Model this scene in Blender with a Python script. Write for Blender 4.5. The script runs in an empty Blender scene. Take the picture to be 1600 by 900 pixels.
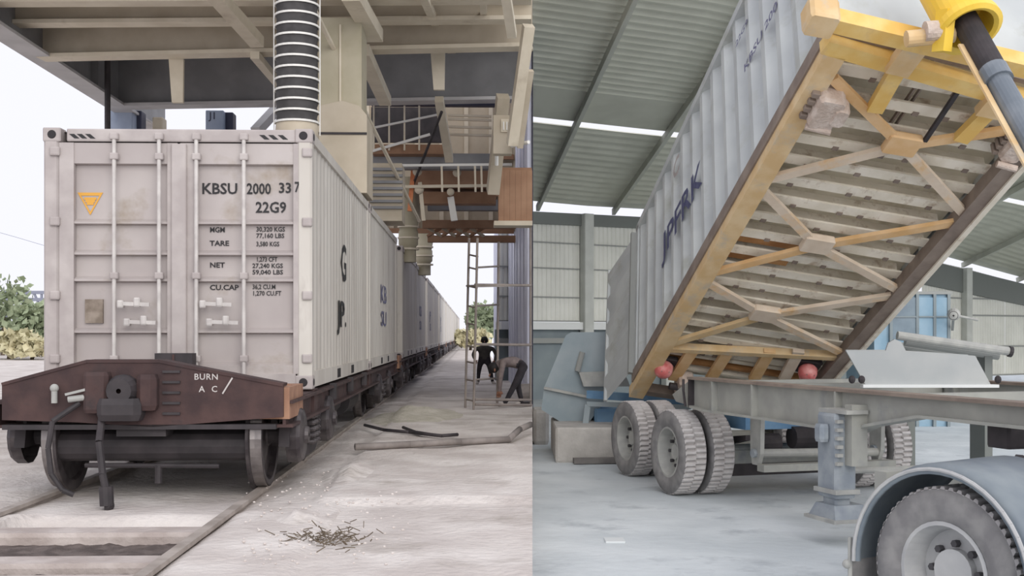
import bpy, math, random
from mathutils import Vector, Matrix, noise
random.seed(7)
# ------------------------------------------------------------------ camera, sky, sun, exposure
FPX, CU, CV, EYE = 1830.0, 800.0, 523.0, 1.35
S = bpy.context.scene
COL = S.collection
cam_d = bpy.data.cameras.new('camera'); cam = bpy.data.objects.new('camera', cam_d); COL.objects.link(cam)
cam.location = (0, 0, EYE); cam.rotation_euler = (math.pi / 2, 0, 0)
cam_d.sensor_width = 36; cam_d.lens = 36 * FPX / 1600; cam_d.shift_y = (CV - 450) / 1600
cam_d.clip_start = 0.1; cam_d.clip_end = 600
S.camera = cam
W = bpy.data.worlds.new('overcast_sky'); S.world = W; W.use_nodes = True
bg = W.node_tree.nodes['Background']; bg.inputs[0].default_value = (0.88, 0.885, 0.97, 1); bg.inputs[1].default_value = 1.02
sun_d = bpy.data.lights.new('sun', 'SUN'); sun_d.energy = 1.75; sun_d.angle = math.radians(50); sun_d.color = (1.0, 0.97, 0.92)
sun = bpy.data.objects.new('sun', sun_d); COL.objects.link(sun)
sun.rotation_euler = Vector((-0.34, 1.0, -0.46)).to_track_quat('-Z', 'Y').to_euler()
V = S.view_settings
S.display_settings.display_device = 'sRGB'
V.view_transform = 'Standard'; V.look = 'None'; V.gamma = 1; V.exposure = 0.1; V.use_curve_mapping = False

# ------------------------------------------------------------------ frames
TH = math.atan(62 / 1830.0)
FT = Matrix.Rotation(TH, 4, 'Z')                       # the railway: x across, y along the track
FW = Matrix.Identity(4)
def at(u, v, s):                                        # sight line -> railway coordinates at track distance s
    dx, dy, dz = (u - CU) / FPX, 1.0, -(v - CV) / FPX
    q = dx * math.cos(TH) + dy * math.sin(TH); t = -dx * math.sin(TH) + dy * math.cos(TH)
    k = s / t
    return Vector((q * k, s, EYE + dz * k))
def aw(u, v, Y):                                        # the same for the hall, world coordinates at distance Y
    return Vector(((u - CU) / FPX * Y, Y, EYE - (v - CV) / FPX * Y))
SEAM = math.tan(TH + math.atan(32 / 1830.0))            # the railway yard ends along this line
def qmax(s): return min(SEAM * s, SEAM * 22.0)

# ------------------------------------------------------------------ materials
def srgb(*c):
    return tuple(((x / 255 / 12.92) if x / 255 <= 0.04045 else ((x / 255 + 0.055) / 1.055) ** 2.4) for x in c) + (1,)
def mat(name, c1, c2=None, rough=0.7, metal=0.0, scale=3.0, bump=0.0, bscale=None, c3=None, s3=0.7, lo=0.4, hi=0.65, stretch=None, emit=0, alpha=None):
    m = bpy.data.materials.new(name); m.use_nodes = True
    nt = m.node_tree; N = nt.nodes; L = nt.links
    b = N['Principled BSDF']; b.inputs['Roughness'].default_value = rough; b.inputs['Metallic'].default_value = metal
    tc = N.new('ShaderNodeTexCoord'); vec = tc.outputs['Object']
    if stretch:
        mp = N.new('ShaderNodeMapping'); mp.inputs['Scale'].default_value = stretch; L.new(vec, mp.inputs[0]); vec = mp.outputs[0]
    out = None
    if c2 is None: b.inputs['Base Color'].default_value = srgb(*c1)
    else:
        n = N.new('ShaderNodeTexNoise'); n.inputs['Scale'].default_value = scale; n.inputs['Detail'].default_value = 6; L.new(vec, n.inputs['Vector'])
        r = N.new('ShaderNodeValToRGB'); r.color_ramp.elements[0].position = lo; r.color_ramp.elements[1].position = hi
        r.color_ramp.elements[0].color = srgb(*c1); r.color_ramp.elements[1].color = srgb(*c2); L.new(n.outputs['Fac'], r.inputs[0]); out = r.outputs[0]
        if c3:
            n3 = N.new('ShaderNodeTexNoise'); n3.inputs['Scale'].default_value = s3; n3.inputs['Detail'].default_value = 5; n3.inputs['Roughness'].default_value = 0.65
            L.new(vec, n3.inputs['Vector'])
            r3 = N.new('ShaderNodeValToRGB'); r3.color_ramp.elements[0].position = 0.55; r3.color_ramp.elements[1].position = 0.72; L.new(n3.outputs['Fac'], r3.inputs[0])
            mx = N.new('ShaderNodeMix'); mx.data_type = 'RGBA'; mx.inputs['B'].default_value = srgb(*c3)
            L.new(r3.outputs[0], mx.inputs['Factor']); L.new(out, mx.inputs['A']); out = mx.outputs['Result']
        L.new(out, b.inputs['Base Color'])
    if bump:
        nb = N.new('ShaderNodeTexNoise'); nb.inputs['Scale'].default_value = bscale or scale * 4; nb.inputs['Detail'].default_value = 5; L.new(vec, nb.inputs['Vector'])
        bp = N.new('ShaderNodeBump'); bp.inputs['Strength'].default_value = bump; bp.inputs['Distance'].default_value = 0.05
        L.new(nb.outputs['Fac'], bp.inputs['Height']); L.new(bp.outputs[0], b.inputs['Normal'])
    if alpha is not None:
        b.inputs['Alpha'].default_value = alpha
    return m
M = {}
M['yard'] = mat('yard_dust', (196, 187, 181), (220, 213, 207), 0.95, scale=1.3, bump=0.5, bscale=14, c3=(174, 165, 157), s3=0.9)
M['hallfloor'] = mat('hall_concrete', (192, 199, 202), (212, 218, 220), 0.85, scale=0.9, bump=0.25, bscale=9, c3=(174, 181, 185), s3=1.6)
M['cont'] = mat('container_paint', (168, 159, 156), (182, 174, 170), 0.6, scale=1.2, bump=0.05, c3=(150, 137, 122), s3=1.3)
M['contside'] = mat('container_side_paint', (190, 184, 175), (206, 201, 192), 0.6, scale=1.0, c3=(172, 164, 156), s3=2.0, stretch=(1, 2.2, 0.35))
M['contframe'] = mat('container_frame', (166, 157, 154), (182, 174, 170), 0.6, scale=4)
M['rod'] = mat('galvanised_rod', (184, 178, 174), (202, 197, 192), 0.5, scale=8)
M['castdark'] = mat('casting_hole', (38, 34, 36))
M['black'] = mat('black_paint', (32, 30, 32), rough=0.6)
M['navy'] = mat('navy_paint', (62, 66, 104), (84, 88, 120), 0.6, scale=9)
M['faded'] = mat('faded_paint', (112, 112, 138), rough=0.7)
M['yellow_mark'] = mat('yellow_mark', (214, 158, 62), rough=0.6)
M['stain'] = mat('grime', (120, 108, 96), (150, 138, 126), 0.9, scale=9)
M['rust'] = mat('wagon_brown', (58, 42, 42), (78, 57, 54), 0.8, scale=4, bump=0.1, c3=(48, 42, 44), s3=2)
M['rustlight'] = mat('wagon_rusty_orange', (142, 106, 86), (166, 128, 104), 0.85, scale=5)
M['wheel'] = mat('wheel_steel', (60, 54, 56), (92, 86, 86), 0.5, 0.3, scale=6)
M['tread'] = mat('polished_tread', (150, 144, 142), (110, 104, 104), 0.35, 0.6, scale=6)
M['dark'] = mat('dark_metal', (46, 42, 44), (62, 56, 58), 0.7, scale=5)
M['rail'] = mat('rail_steel', (150, 140, 132), (176, 166, 158), 0.7, 0.1, scale=4)
M['sleeper'] = mat('dusty_sleeper', (170, 158, 152), (196, 186, 180), 0.95, scale=3, bump=0.4)
M['beige'] = mat('beige_steel', (208, 197, 176), (222, 212, 192), 0.6, scale=2, c3=(182, 168, 146), s3=1)
M['beige2'] = mat('tan_steel', (180, 168, 148), (194, 183, 164), 0.7, scale=2)
M['deck'] = mat('deck_underside', (158, 146, 128), (174, 161, 142), 0.8, scale=1.5)
M['girder'] = mat('grey_girder', (126, 126, 128), (142, 142, 144), 0.6, scale=1.5)
M['flange'] = mat('pale_grey_flange', (178, 176, 176), (192, 190, 190), 0.6, scale=2)
M['bluecol'] = mat('blue_grey_column', (140, 152, 172), (160, 170, 188), 0.6, scale=2)
M['darkcol'] = mat('navy_column', (52, 54, 74), (66, 68, 86), 0.6, scale=2)
M['bellow'] = mat('black_bellows', (58, 56, 56), (72, 70, 70), 0.8, scale=6)
M['ring'] = mat('white_ring', (222, 220, 214), rough=0.5)
M['duct'] = mat('olive_duct', (172, 164, 140), (186, 178, 156), 0.7, scale=2)
M['orange'] = mat('orange_primer', (196, 116, 74), (212, 140, 96), 0.7, scale=5)
M['brown'] = mat('brown_panel', (142, 108, 84), (162, 128, 102), 0.8, scale=2)
M['white'] = mat('white_paint', (228, 226, 220), rough=0.5)
M['lav'] = mat('lavender_sheet', (206, 208, 226), (220, 222, 236), 0.5, scale=1)
M['navywall'] = mat('dark_wall', (52, 52, 66), (66, 66, 80), 0.7, scale=1)
M['scaf'] = mat('scaffold_tube', (128, 118, 112), (150, 140, 132), 0.6, scale=3)
M['foliage'] = mat('foliage', (134, 146, 116), (164, 174, 144), 0.9, scale=2)  # greens made paler: distance haze is put into the leaf colour
M['drygrass'] = mat('dry_grass', (186, 180, 146), (208, 200, 166), 0.9, scale=2)
M['trunk'] = mat('bark', (92, 78, 66), (112, 98, 84), 0.9, scale=6)
M['bridge'] = mat('bridge_grey', (132, 136, 152), rough=0.7)
M['twig'] = mat('dry_twig', (92, 80, 68), (112, 100, 84), 0.9, scale=5)
M['heap'] = mat('greenish_spill', (182, 176, 160), (202, 195, 182), 0.95, scale=5, bump=0.5)
M['hose'] = mat('grey_hose', (128, 120, 116), (146, 138, 132), 0.7, scale=6)
M['skin'] = mat('skin', (140, 100, 80), rough=0.6)
M['hair'] = mat('black_hair', (28, 24, 24), rough=0.7)
M['shirt_dark'] = mat('dark_green_shirt', (62, 58, 56), (74, 70, 66), 0.9, scale=12)
M['shirt_grey'] = mat('grey_shirt', (112, 100, 98), (128, 116, 112), 0.9, scale=12)
M['trousers'] = mat('dark_trousers', (40, 36, 40), (50, 46, 50), 0.9, scale=12)
M['shoe'] = mat('pale_shoe', (190, 182, 176), rough=0.8)
# hall
M['shedwall'] = mat('shed_cladding', (214, 214, 206), (226, 226, 218), 0.7, scale=1)
M['girt'] = mat('girt_grey', (150, 152, 148), rough=0.7)
M['shedcol'] = mat('shed_column', (186, 188, 182), (198, 200, 194), 0.7, scale=2)
M['shedlow'] = mat('teal_grey_wall', (122, 132, 136), (136, 146, 148), 0.7, scale=1)
M['ledge'] = mat('white_ledge', (220, 222, 220), rough=0.6)
M['roof'] = mat('roof_sheet', (190, 190, 174), (202, 202, 186), 0.6, scale=1)
M['rafter'] = mat('rafter_grey', (186, 187, 174), (198, 199, 186), 0.6, scale=2)
M['darkbeam'] = mat('dark_beam', (112, 116, 112), rough=0.6)
M['tipside'] = mat('tipped_side_paint', (182, 186, 186), (200, 204, 202), 0.5, scale=1.2, c3=(170, 172, 164), s3=1.4)
M['ochre'] = mat('ochre_rail', (210, 178, 130), (222, 196, 154), 0.75, scale=4, c3=(196, 182, 160), s3=3)
M['yellow'] = mat('yellow_paint', (226, 184, 100), (234, 202, 130), 0.55, scale=4, c3=(214, 180, 124), s3=3)
M['cyl'] = mat('bright_yellow', (238, 196, 62), (242, 206, 84), 0.45, scale=3)
M['member'] = mat('dusty_cross_member', (226, 217, 198), (238, 230, 214), 0.8, scale=4, c3=(180, 160, 136), s3=5)
M['floor_under'] = mat('dusty_underside', (216, 208, 186), (230, 222, 202), 0.85, scale=3, c3=(190, 178, 154), s3=2)
M['wood'] = mat('rusty_plank', (160, 112, 68), (180, 134, 86), 0.85, scale=5)
M['brace'] = mat('brace_dust', (212, 194, 172), (226, 210, 190), 0.8, scale=4, c3=(214, 170, 108), s3=2)
M['brace_o'] = mat('orange_brace', (216, 174, 120), (226, 190, 144), 0.75, scale=4)
M['brownrail'] = mat('brown_rail', (126, 112, 102), (146, 132, 120), 0.75, scale=4)
M['bracket'] = mat('chalky_bracket', (190, 172, 158), (214, 200, 188), 0.9, scale=9, bump=0.4)
M['redlamp'] = mat('red_lamp', (204, 106, 104), (226, 160, 154), 0.4, scale=7)
M['chassis'] = mat('dusty_chassis', (150, 150, 144), (168, 168, 160), 0.7, scale=2.5, c3=(126, 130, 134), s3=1.2)
M['tyre'] = mat('dusty_tyre', (122, 120, 120), (142, 140, 138), 0.9, scale=8)
M['tyretread'] = mat('pale_dusty_tread', (176, 172, 170), (194, 190, 188), 0.9, scale=8)
M['hub'] = mat('hub_grey', (160, 160, 156), (178, 178, 172), 0.7, scale=6)
M['hubdark'] = mat('hub_dark', (70, 68, 70), rough=0.7)
M['jack'] = mat('jack_blue_grey', (134, 142, 150), (160, 166, 170), 0.6, scale=5, bump=0.1)
M['fender'] = mat('fender_grey', (100, 110, 120), (130, 138, 142), 0.5, scale=2.2)
M['rim'] = mat('rim_grey', (168, 168, 168), (186, 186, 184), 0.5, scale=4)
M['rodgrey'] = mat('hydraulic_rod', (110, 118, 126), (132, 138, 144), 0.4, 0.2, scale=4)
M['bluemach'] = mat('machine_blue', (92, 130, 164), (118, 152, 180), 0.6, scale=3)
M['machgrey'] = mat('machine_grey_blue', (142, 156, 162), (160, 170, 174), 0.6, scale=2)
M['conc'] = mat('concrete_block', (176, 172, 166), (192, 188, 182), 0.9, scale=4, bump=0.3)
M['house'] = mat('pale_housing', (164, 168, 168), (178, 180, 178), 0.6, scale=2)
M['cabin'] = mat('cabin_blue', (124, 156, 176), (146, 172, 188), 0.5, scale=2)
M['cabindark'] = mat('cabin_window', (84, 104, 118), (104, 124, 136), 0.2, scale=2)
M['plankdark'] = mat('dark_plank', (104, 100, 98), (122, 118, 114), 0.9, scale=5)
M['paper'] = mat('white_scrap', (214, 218, 218), rough=0.8)

# ------------------------------------------------------------------ mesh helpers
class MB:
    def __init__(self): self.v = []; self.f = []; self.sm = False
    def add(self, vs, fs):
        o = len(self.v); self.v += [Vector(x) for x in vs]; self.f += [tuple(i + o for i in f) for f in fs]; return self
    def box(self, x0, x1, y0, y1, z0, z1):
        return self.add([(x0,y0,z0),(x1,y0,z0),(x1,y1,z0),(x0,y1,z0),(x0,y0,z1),(x1,y0,z1),(x1,y1,z1),(x0,y1,z1)],
                        [(3,2,1,0),(4,5,6,7),(0,1,5,4),(1,2,6,5),(2,3,7,6),(3,0,4,7)])
    def bev(self, x0, x1, y0, y1, z0, z1, b):            # box with chamfered vertical-plan and top edges
        ring = lambda i, z: [(x0+i,y0+b,z),(x0+b,y0+i,z),(x1-b,y0+i,z),(x1-i,y0+b,z),(x1-i,y1-b,z),(x1-b,y1-i,z),(x0+b,y1-i,z),(x0+i,y1-b,z)]
        vs = ring(b*.4, z0) + ring(0, z0+b) + ring(0, z1-b) + ring(b*.4, z1); fs = []
        for k in range(3):
            for i in range(8):
                j = (i+1) % 8; fs.append((k*8+i, k*8+j, k*8+8+j, k*8+8+i))
        fs += [tuple(range(7,-1,-1)), tuple(range(24,32))]
        return self.add(vs, fs)
    def prism(self, poly, vec):
        n = len(poly); vec = Vector(vec); vs = [Vector(p) for p in poly]; vs += [p + vec for p in vs]
        fs = [tuple(range(n)), tuple(range(2*n-1, n-1, -1))]
        for i in range(n):
            j = (i+1) % n; fs.append((j, i, i+n, j+n))
        return self.add(vs, fs)
    def bar(self, p, q, w, h, up=(0,0,1)):               # rectangular bar, w across, h along 'up'
        p, q = Vector(p), Vector(q); d = (q-p).normalized(); up = Vector(up); a = d.cross(up)
        if a.length < 1e-4: a = d.cross(Vector((1,0,0)))
        a.normalize(); u = a.cross(d).normalized(); a *= w/2; u *= h/2
        return self.add([p-a-u,p+a-u,p+a+u,p-a+u,q-a-u,q+a-u,q+a+u,q-a+u],
                        [(0,1,2,3),(7,6,5,4),(0,4,5,1),(1,5,6,2),(2,6,7,3),(3,7,4,0)])
    def ibeam(self, p, q, w, h, t=0.03, up=(0,0,1)):
        p, q, up = Vector(p), Vector(q), Vector(up).normalized()
        self.bar(p + up*(h/2-t/2), q + up*(h/2-t/2), w, t, up); self.bar(p - up*(h/2-t/2), q - up*(h/2-t/2), w, t, up)
        return self.bar(p, q, t, h-2*t, up)
    def cyl(self, p, q, r, n=12, r2=None, caps=True):
        p, q = Vector(p), Vector(q); r2 = r if r2 is None else r2; d = (q-p).normalized()
        a = d.cross(Vector((0,0,1)));  a = d.cross(Vector((1,0,0))) if a.length < 1e-3 else a
        a.normalize(); b = d.cross(a)
        vs = []
        for c, rr in ((p, r), (q, r2)):
            for i in range(n):
                t = 2*math.pi*i/n; vs.append(c + (a*math.cos(t)+b*math.sin(t))*rr)
        fs = [(i, (i+1) % n, n+(i+1) % n, n+i) for i in range(n)]
        if caps: fs += [tuple(range(n-1,-1,-1)), tuple(range(n, 2*n))]
        return self.add(vs, fs)
    def tube(self, pts, r, n=8):
        pts = [Vector(p) for p in pts]
        for i in range(len(pts)-1): self.cyl(pts[i], pts[i+1], r, n)
        return self
    def lathe(self, prof, c, axis, n=32, mod=None):      # prof: (radius, offset along axis)
        c, d = Vector(c), Vector(axis).normalized()
        a = d.cross(Vector((0,0,1)));  a = d.cross(Vector((1,0,0))) if a.length < 1e-3 else a
        a.normalize(); b = d.cross(a); k = len(prof); vs = []
        for i in range(n):
            t = 2*math.pi*i/n
            for j, (r, o) in enumerate(prof):
                if mod: r = mod(i, j, r)
                vs.append(c + d*o + (a*math.cos(t)+b*math.sin(t))*r)
        fs = []
        for i in range(n):
            i2 = (i+1) % n
            for j in range(k-1): fs.append((i*k+j, i*k+j+1, i2*k+j+1, i2*k+j))
        return self.add(vs, fs)
    def ball(self, c, rx, ry, rz, n=12, m=8):
        vs = []; fs = []; c = Vector(c)
        for j in range(m+1):
            p = math.pi*j/m
            for i in range(n):
                t = 2*math.pi*i/n; vs.append(c + Vector((rx*math.sin(p)*math.cos(t), ry*math.sin(p)*math.sin(t), rz*math.cos(p))))
        for j in range(m):
            for i in range(n): fs.append((j*n+i, (j+1)*n+i, (j+1)*n+(i+1) % n, j*n+(i+1) % n))
        return self.add(vs, fs)
    def profile(self, prof, o, ax, ay, ext):             # open polyline (a,b) in axes ax, ay swept along ext: a folded sheet
        o, ax, ay, ext = Vector(o), Vector(ax), Vector(ay), Vector(ext); n = len(prof)
        vs = [o + ax*a + ay*b for a, b in prof]; vs += [p + ext for p in vs]
        return self.add(vs, [(i, i+1, i+1+n, i+n) for i in range(n-1)])
    def mesh(self, name, off=Vector((0,0,0)), mats=(), smooth=False):
        me = bpy.data.meshes.new(name); me.from_pydata([v - off for v in self.v], [], self.f); me.update()
        for m in mats: me.materials.append(m)
        if smooth:
            for p in me.polygons: p.use_smooth = True
        return me
def props(o, label=None, cat=None, group=None, kind=None):
    if label: o['label'] = label
    if cat: o['category'] = cat
    if group: o['group'] = group
    if kind: o['kind'] = kind
    return o
def thing(name, label, cat, F=FW, p=(0,0,0), group=None, kind=None):
    o = bpy.data.objects.new(name, None); COL.objects.link(o); o.empty_display_size = 0.2
    o.matrix_world = F @ Matrix.Translation(Vector(p)); o['_p'] = list(p)
    return props(o, label, cat, group, kind)
def off(o):
    while o.parent: o = o.parent
    return Vector(o['_p']) if '_p' in o else Vector((0,0,0))
def part(parent, name, mb, m, label=None, smooth=False, kind=None):
    me = mb.mesh(name, off(parent), [M[m]], smooth)
    o = bpy.data.objects.new(name, me); COL.objects.link(o); o.parent = parent
    return props(o, label, kind=kind)
def solo(name, mb, m, label, cat, F=FW, p=(0,0,0), group=None, kind=None, smooth=False):
    me = mb.mesh(name, Vector(p), [M[m]], smooth)
    o = bpy.data.objects.new(name, me); COL.objects.link(o); o.matrix_world = F @ Matrix.Translation(Vector(p)); o['_p'] = list(p)
    return props(o, label, cat, group, kind)
def dup(root, move, F, label=None, skip=()):
    c = root.copy(); COL.objects.link(c); c.matrix_world = F @ Matrix.Translation(Vector(move)) @ F.inverted() @ root.matrix_world
    if label: c['label'] = label
    for ch in root.children:
        if ch.name.split('.')[0] in skip: continue
        d = ch.copy(); COL.objects.link(d); d.parent = c
        for g in ch.children:
            e = g.copy(); COL.objects.link(e); e.parent = d
    return c
def lettering(parent, s, o, ax, ay, size, m, bold=0.0, name='lettering', width=None, lift=0.004, spacing=1.0):
    cu = bpy.data.curves.new('t', 'FONT'); cu.body = s; cu.size = size; cu.offset = bold*size; cu.space_character = spacing; cu.resolution_u = 2
    ob = bpy.data.objects.new('t', cu); COL.objects.link(ob)
    dg = bpy.context.evaluated_depsgraph_get(); me = bpy.data.meshes.new_from_object(ob.evaluated_get(dg))
    bpy.data.objects.remove(ob)
    ax, ay = Vector(ax).normalized(), Vector(ay).normalized(); nz = ax.cross(ay); o = Vector(o) - off(parent)
    xs = [v.co.x for v in me.vertices]; w = (max(xs)-min(xs)) or 1; k = (width/w) if width else 1
    for v in me.vertices: v.co = o + ax*(v.co.x*k) + ay*v.co.y + nz*lift
    me.materials.clear(); me.materials.append(M[m])
    t = bpy.data.objects.new(name, me); COL.objects.link(t); t.parent = parent
    return t
ORD = 'first second third fourth fifth sixth seventh eighth ninth tenth eleventh twelfth thirteenth fourteenth fifteenth sixteenth seventeenth eighteenth nineteenth twentieth'.split()

# ================================================================== SETTING: railway yard
def gz(q, s):
    n = noise.noise(Vector((q*1.6, s*1.1, 0)))*0.022 + noise.noise(Vector((q*6, s*4, 3)))*0.008
    z = -0.01 + n
    if -3.4 < q < -1.88 and s < 8.95: z -= 0.34 * min(1, (8.95-s)/0.25) * (1 if s > 8.2 else 1.0)
    if q > -1.25 and s > 9.4: z += 0.05
    if -1.7 < q < -1.0 and s < 9.4: z += 0.03
    if abs(q+2.66) < 1.05 and s > 8.95: z -= 0.015
    return z
def ground_left():
    svals = [4.5 + 0.1*i for i in range(176)] + [22.2*1.09**i for i in range(1, 26)]
    qs = [-60, -40, -25, -16, -11, -8] + [-7 + 0.1*i for i in range(88)]
    mb = MB(); nq = len(qs) + 1
    for s in svals:
        m = qmax(s)
        for k, q in enumerate(qs):
            qq = min(q, m); mb.v.append(Vector((qq, s, gz(qq, s))))
        mb.v.append(Vector((m, s, -0.62)))
    for i in range(len(svals)-1):
        for k in range(nq-1):
            a = i*nq+k
            mb.f.append((a, a+1, a+nq+1, a+nq))
    return solo('floor', mb, 'yard', 'dusty pale ground of the railway yard beside the train', None, FT, kind='structure', smooth=True)
ground_left()

# partition wall at the yard's edge
wl = thing('wall_side', 'blue grey wall of tall upright sheets beside the loading yard', None, FT, (qmax(30), 22, 0), kind='structure')
part(wl, 'wall_body', MB().box(qmax(30)+0.0, qmax(30)+0.012, 22.0, 30, -0.6, 9).box(qmax(30)+0.0, qmax(30)+0.012, 30, 58, -0.6, 6.2), 'navywall')
s = 22.1; k = 0
while s < 57:
    w = 1.15 if k % 2 == 0 else 0.75
    part(wl, 'panel', MB().bev(qmax(30)-0.10, qmax(30)+0.0, s, s+w, 0.0, 8.9 if s < 29 else 6.15, 0.02), 'lav'); s += w + 0.75 + 0.02*k; k += 1

# ================================================================== railway track
tr = thing('railway_track', 'pair of dust covered rails with buried sleepers under the train', 'railway track', FT, (-2.66, 6, 0))
for q in (-3.51, -1.81):
    rm = MB()
    rm.prism([(q-0.07,4.6,-0.14),(q+0.07,4.6,-0.14),(q+0.07,4.6,-0.115),(q+0.012,4.6,-0.09),(q+0.012,4.6,0.0),(q+0.036,4.6,0.01),(q+0.036,4.6,0.04),(q-0.036,4.6,0.04),(q-0.036,4.6,0.01),(q-0.012,4.6,0.0),(q-0.012,4.6,-0.09),(q-0.07,4.6,-0.115)], (0,170,0))
    part(tr, 'rail', rm, 'rail')
for i, s in enumerate((5.2, 5.95, 6.6, 7.3, 8.33)):
    part(tr, 'sleeper', MB().bev(-3.95, -1.35, s-0.13, s+0.13, -0.40, -0.035 + 0.012*(i % 3), 0.03), 'sleeper')

M['ballast'] = mat('dark_ballast_shade', (84, 74, 70), (112, 101, 96), 0.9, scale=9, bump=0.5)  # dark stones, with the shade of the sleeper faces put into the colour
bl_ = MB(); nb = 46
for j in range(nb+1):
    for i in range(31):
        q, s = -3.44 + 1.56*i/30, 4.7 + 3.95*j/nb
        bl_.v.append(Vector((q, s, -.105 + .03*noise.noise(Vector((q*9, s*9, 5))))))
for j in range(nb):
    for i in range(30): a = j*31+i; bl_.f.append((a, a+1, a+32, a+31))
solo('ballast', bl_, 'ballast', 'dark ballast with painted trough shade between the rails in the foreground', 'ballast', FT, (-2.66, 6, -.2), kind='stuff', smooth=True)
# ================================================================== wagons
def wheelset(w, s, qs=(-3.51, -1.81), c=-2.66, z0=0.04, R=0.44):
    for q in qs:
        out = 1 if q > c else -1
        prof = [(0.02, 0.05),(0.09,0.05),(0.10,0.03),(0.30,-0.01),(0.37,0.0),(0.385,0.055),(0.425,0.06),(R-0.005,0.055),(R,0.0),(R+0.005,-0.04),(R+0.032,-0.05),(R+0.03,-0.075),(0.385,-0.08),(0.37,-0.05),(0.10,-0.04),(0.08,-0.06)]
        wh = part(w, 'wheel', MB().lathe(prof, (q, s, z0+R), (out,0,0), 36), 'wheel', smooth=False)
        part(wh, 'tread', MB().lathe([(R+0.003,0.054),(R+0.004,0.0),(R+0.008,-0.04)], (q, s, z0+R), (out,0,0), 36), 'tread')
    part(w, 'axle', MB().cyl((qs[0]-0.25, s, z0+R), (qs[1]+0.25, s, z0+R), 0.075, 14), 'dark', smooth=False)
def make_wagon():
    c = -2.70; s0 = 9.6
    w = thing('flat_wagon', 'brown flat wagon with hump shaped headstock carrying the container marked 22G9', 'rail wagon', FT, (c, s0, 0), 'flat wagons of the train')
    # headstock: hump shaped plate across the end
    zz = [(-1.10, .95), (-.42, 1.135), (.16, 1.135), (1.16, .94)]
    poly = [(c+x, s0, z) for x, z in zz] + [(c+1.16, s0, .68), (c+.1, s0, .60), (c-.5, s0, .64), (c-1.10, s0, .66)]
    part(w, 'headstock', MB().prism(poly, (0, .05, 0)), 'rust')
    fl = MB()
    for (x0, z0), (x1, z1) in zip(zz[:-1], zz[1:]): fl.bar((c+x0, s0+.10, z0), (c+x1, s0+.10, z1), .22, .025)
    part(w, 'top_flange', fl, 'rust')
    part(w, 'inner_flange', MB().bar((c+.16, s0+.42, 1.10), (c+1.16, s0+.42, .90), .05, .05), 'rustlight')
    part(w, 'bottom_flange', MB().box(c-1.1, c+1.1, s0, s0+.16, .58, .62), 'dark')
    part(w, 'end_plate', MB().box(c+.96, c+1.205, s0+.04, s0+.8, .66, .92), 'rustlight', 'rusty orange corner plate')
    # coupler pocket and draft gear
    part(w, 'coupler_cheek', MB().bev(c-.42, c-.22, s0-.12, s0+.1, .72, 1.05, .03), 'rust')
    part(w, 'coupler_cheek', MB().bev(c-.02+.02, c+.16, s0-.12, s0+.1, .74, 1.03, .04), 'rust')
    part(w, 'coupler', MB().lathe([(.02,-.14),(.10,-.14),(.13,-.05),(.13,.3)], (c-.12, s0-.02, .90), (0,1,0), 16), 'dark')
    part(w, 'coupler_body', MB().bev(c-.30, c+.05, s0-.18, s0+.06, .66, .84, .05), 'dark')
    for k in range(5): part(w, 'step_rung', MB().box(c+.19, c+.33, s0-.02, s0, .70+.085*k, .72+.085*k), 'dark')
    e = c + .34
    # brake hoses and cocks on the left of the headstock
    part(w, 'brake_cock', MB().cyl((e-.88, s0-.09, .83), (e-.72, s0-.07, .85), .026, 10).ball((e-.70, s0-.08, .84), .038, .038, .038), 'hub')
    part(w, 'brake_cock', MB().ball((e-1.0, s0-.06, .92), .035, .035, .035).cyl((e-1.0,s0-.06,.92),(e-1.0,s0-.06,.80),.024), 'hub')
    part(w, 'brake_handle', MB().bar((e-.90, s0-.10, .87), (e-.66, s0-.10, .93), .016, .02), 'hub')
    hp = [(e-.80, s0-.06, .80), (e-.98, s0-.16, .66), (e-1.0, s0-.2, .45), (e-.97, s0-.22, .25), (e-.88, s0-.22, .12), (e-.80, s0-.2, .08)]
    part(w, 'brake_hose', MB().tube(hp, .022, 8), 'dark')
    part(w, 'air_hose', MB().tube([(e-.62, s0-.05, .72), (e-.60, s0-.2, .5), (e-.56, s0-.24, .25), (e-.53, s0-.25, .12)], .03, 8), 'dark')
    part(w, 'hose_end', MB().cyl((e-.53, s0-.25, .15), (e-.52, s0-.26, .0), .055, 10).cyl((e-.52, s0-.26, .0), (e-.48, s0-.27, -.01), .04, 8), 'dark')
    part(w, 'brake_beam', MB().cyl((c-.82, s0+.35, .42), (c+.82, s0+.35, .42), .13, 14), 'dark')
    part(w, 'uncoupling_rod', MB().cyl((c-.5, s0+.2, .27), (c+.6, s0+.2, .26), .02, 8).cyl((c+.1,s0+.2,.27),(c+.1,s0+.2,.12),.03,8), 'dark')
    # bolster box in front of the container foot
    b = part(w, 'stop_box', MB().box(c-.20, c+.14, s0+1.2, s0+1.36, .95, 1.18), 'dark', 'dark twin celled stop box')
    part(b, 'divider', MB().box(c-.04, c-.02, s0+1.19, s0+1.2, .96, 1.17), 'rust')
    # frame
    for q in (c-1.16, c+1.16):
        part(w, 'side_sill', MB().ibeam((q, s0+.05, .70), (q, s0+13.6, .70), .14, .22, .025), 'rust')
    part(w, 'centre_sill', MB().box(c-.2, c+.2, s0+.05, s0+13.6, .52, .78), 'dark')
    part(w, 'deck_plate', MB().box(c-1.2, c+1.2, s0+.12, s0+13.6, .78, .815), 'rust')
    for s_ in (s0+1.7, s0+7.6, s0+8.0, s0+13.5):
        part(w, 'bolster', MB().box(c-1.2, c+1.2, s_-.12, s_+.12, .6, .835), 'rust')
    # underframe side posts under the container
    for s_ in (12.6, 14.4, 16.2):
        part(w, 'side_post', MB().box(c+1.18, c+1.24, s_-.08, s_+.08, .66, .83), 'dark')
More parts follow.
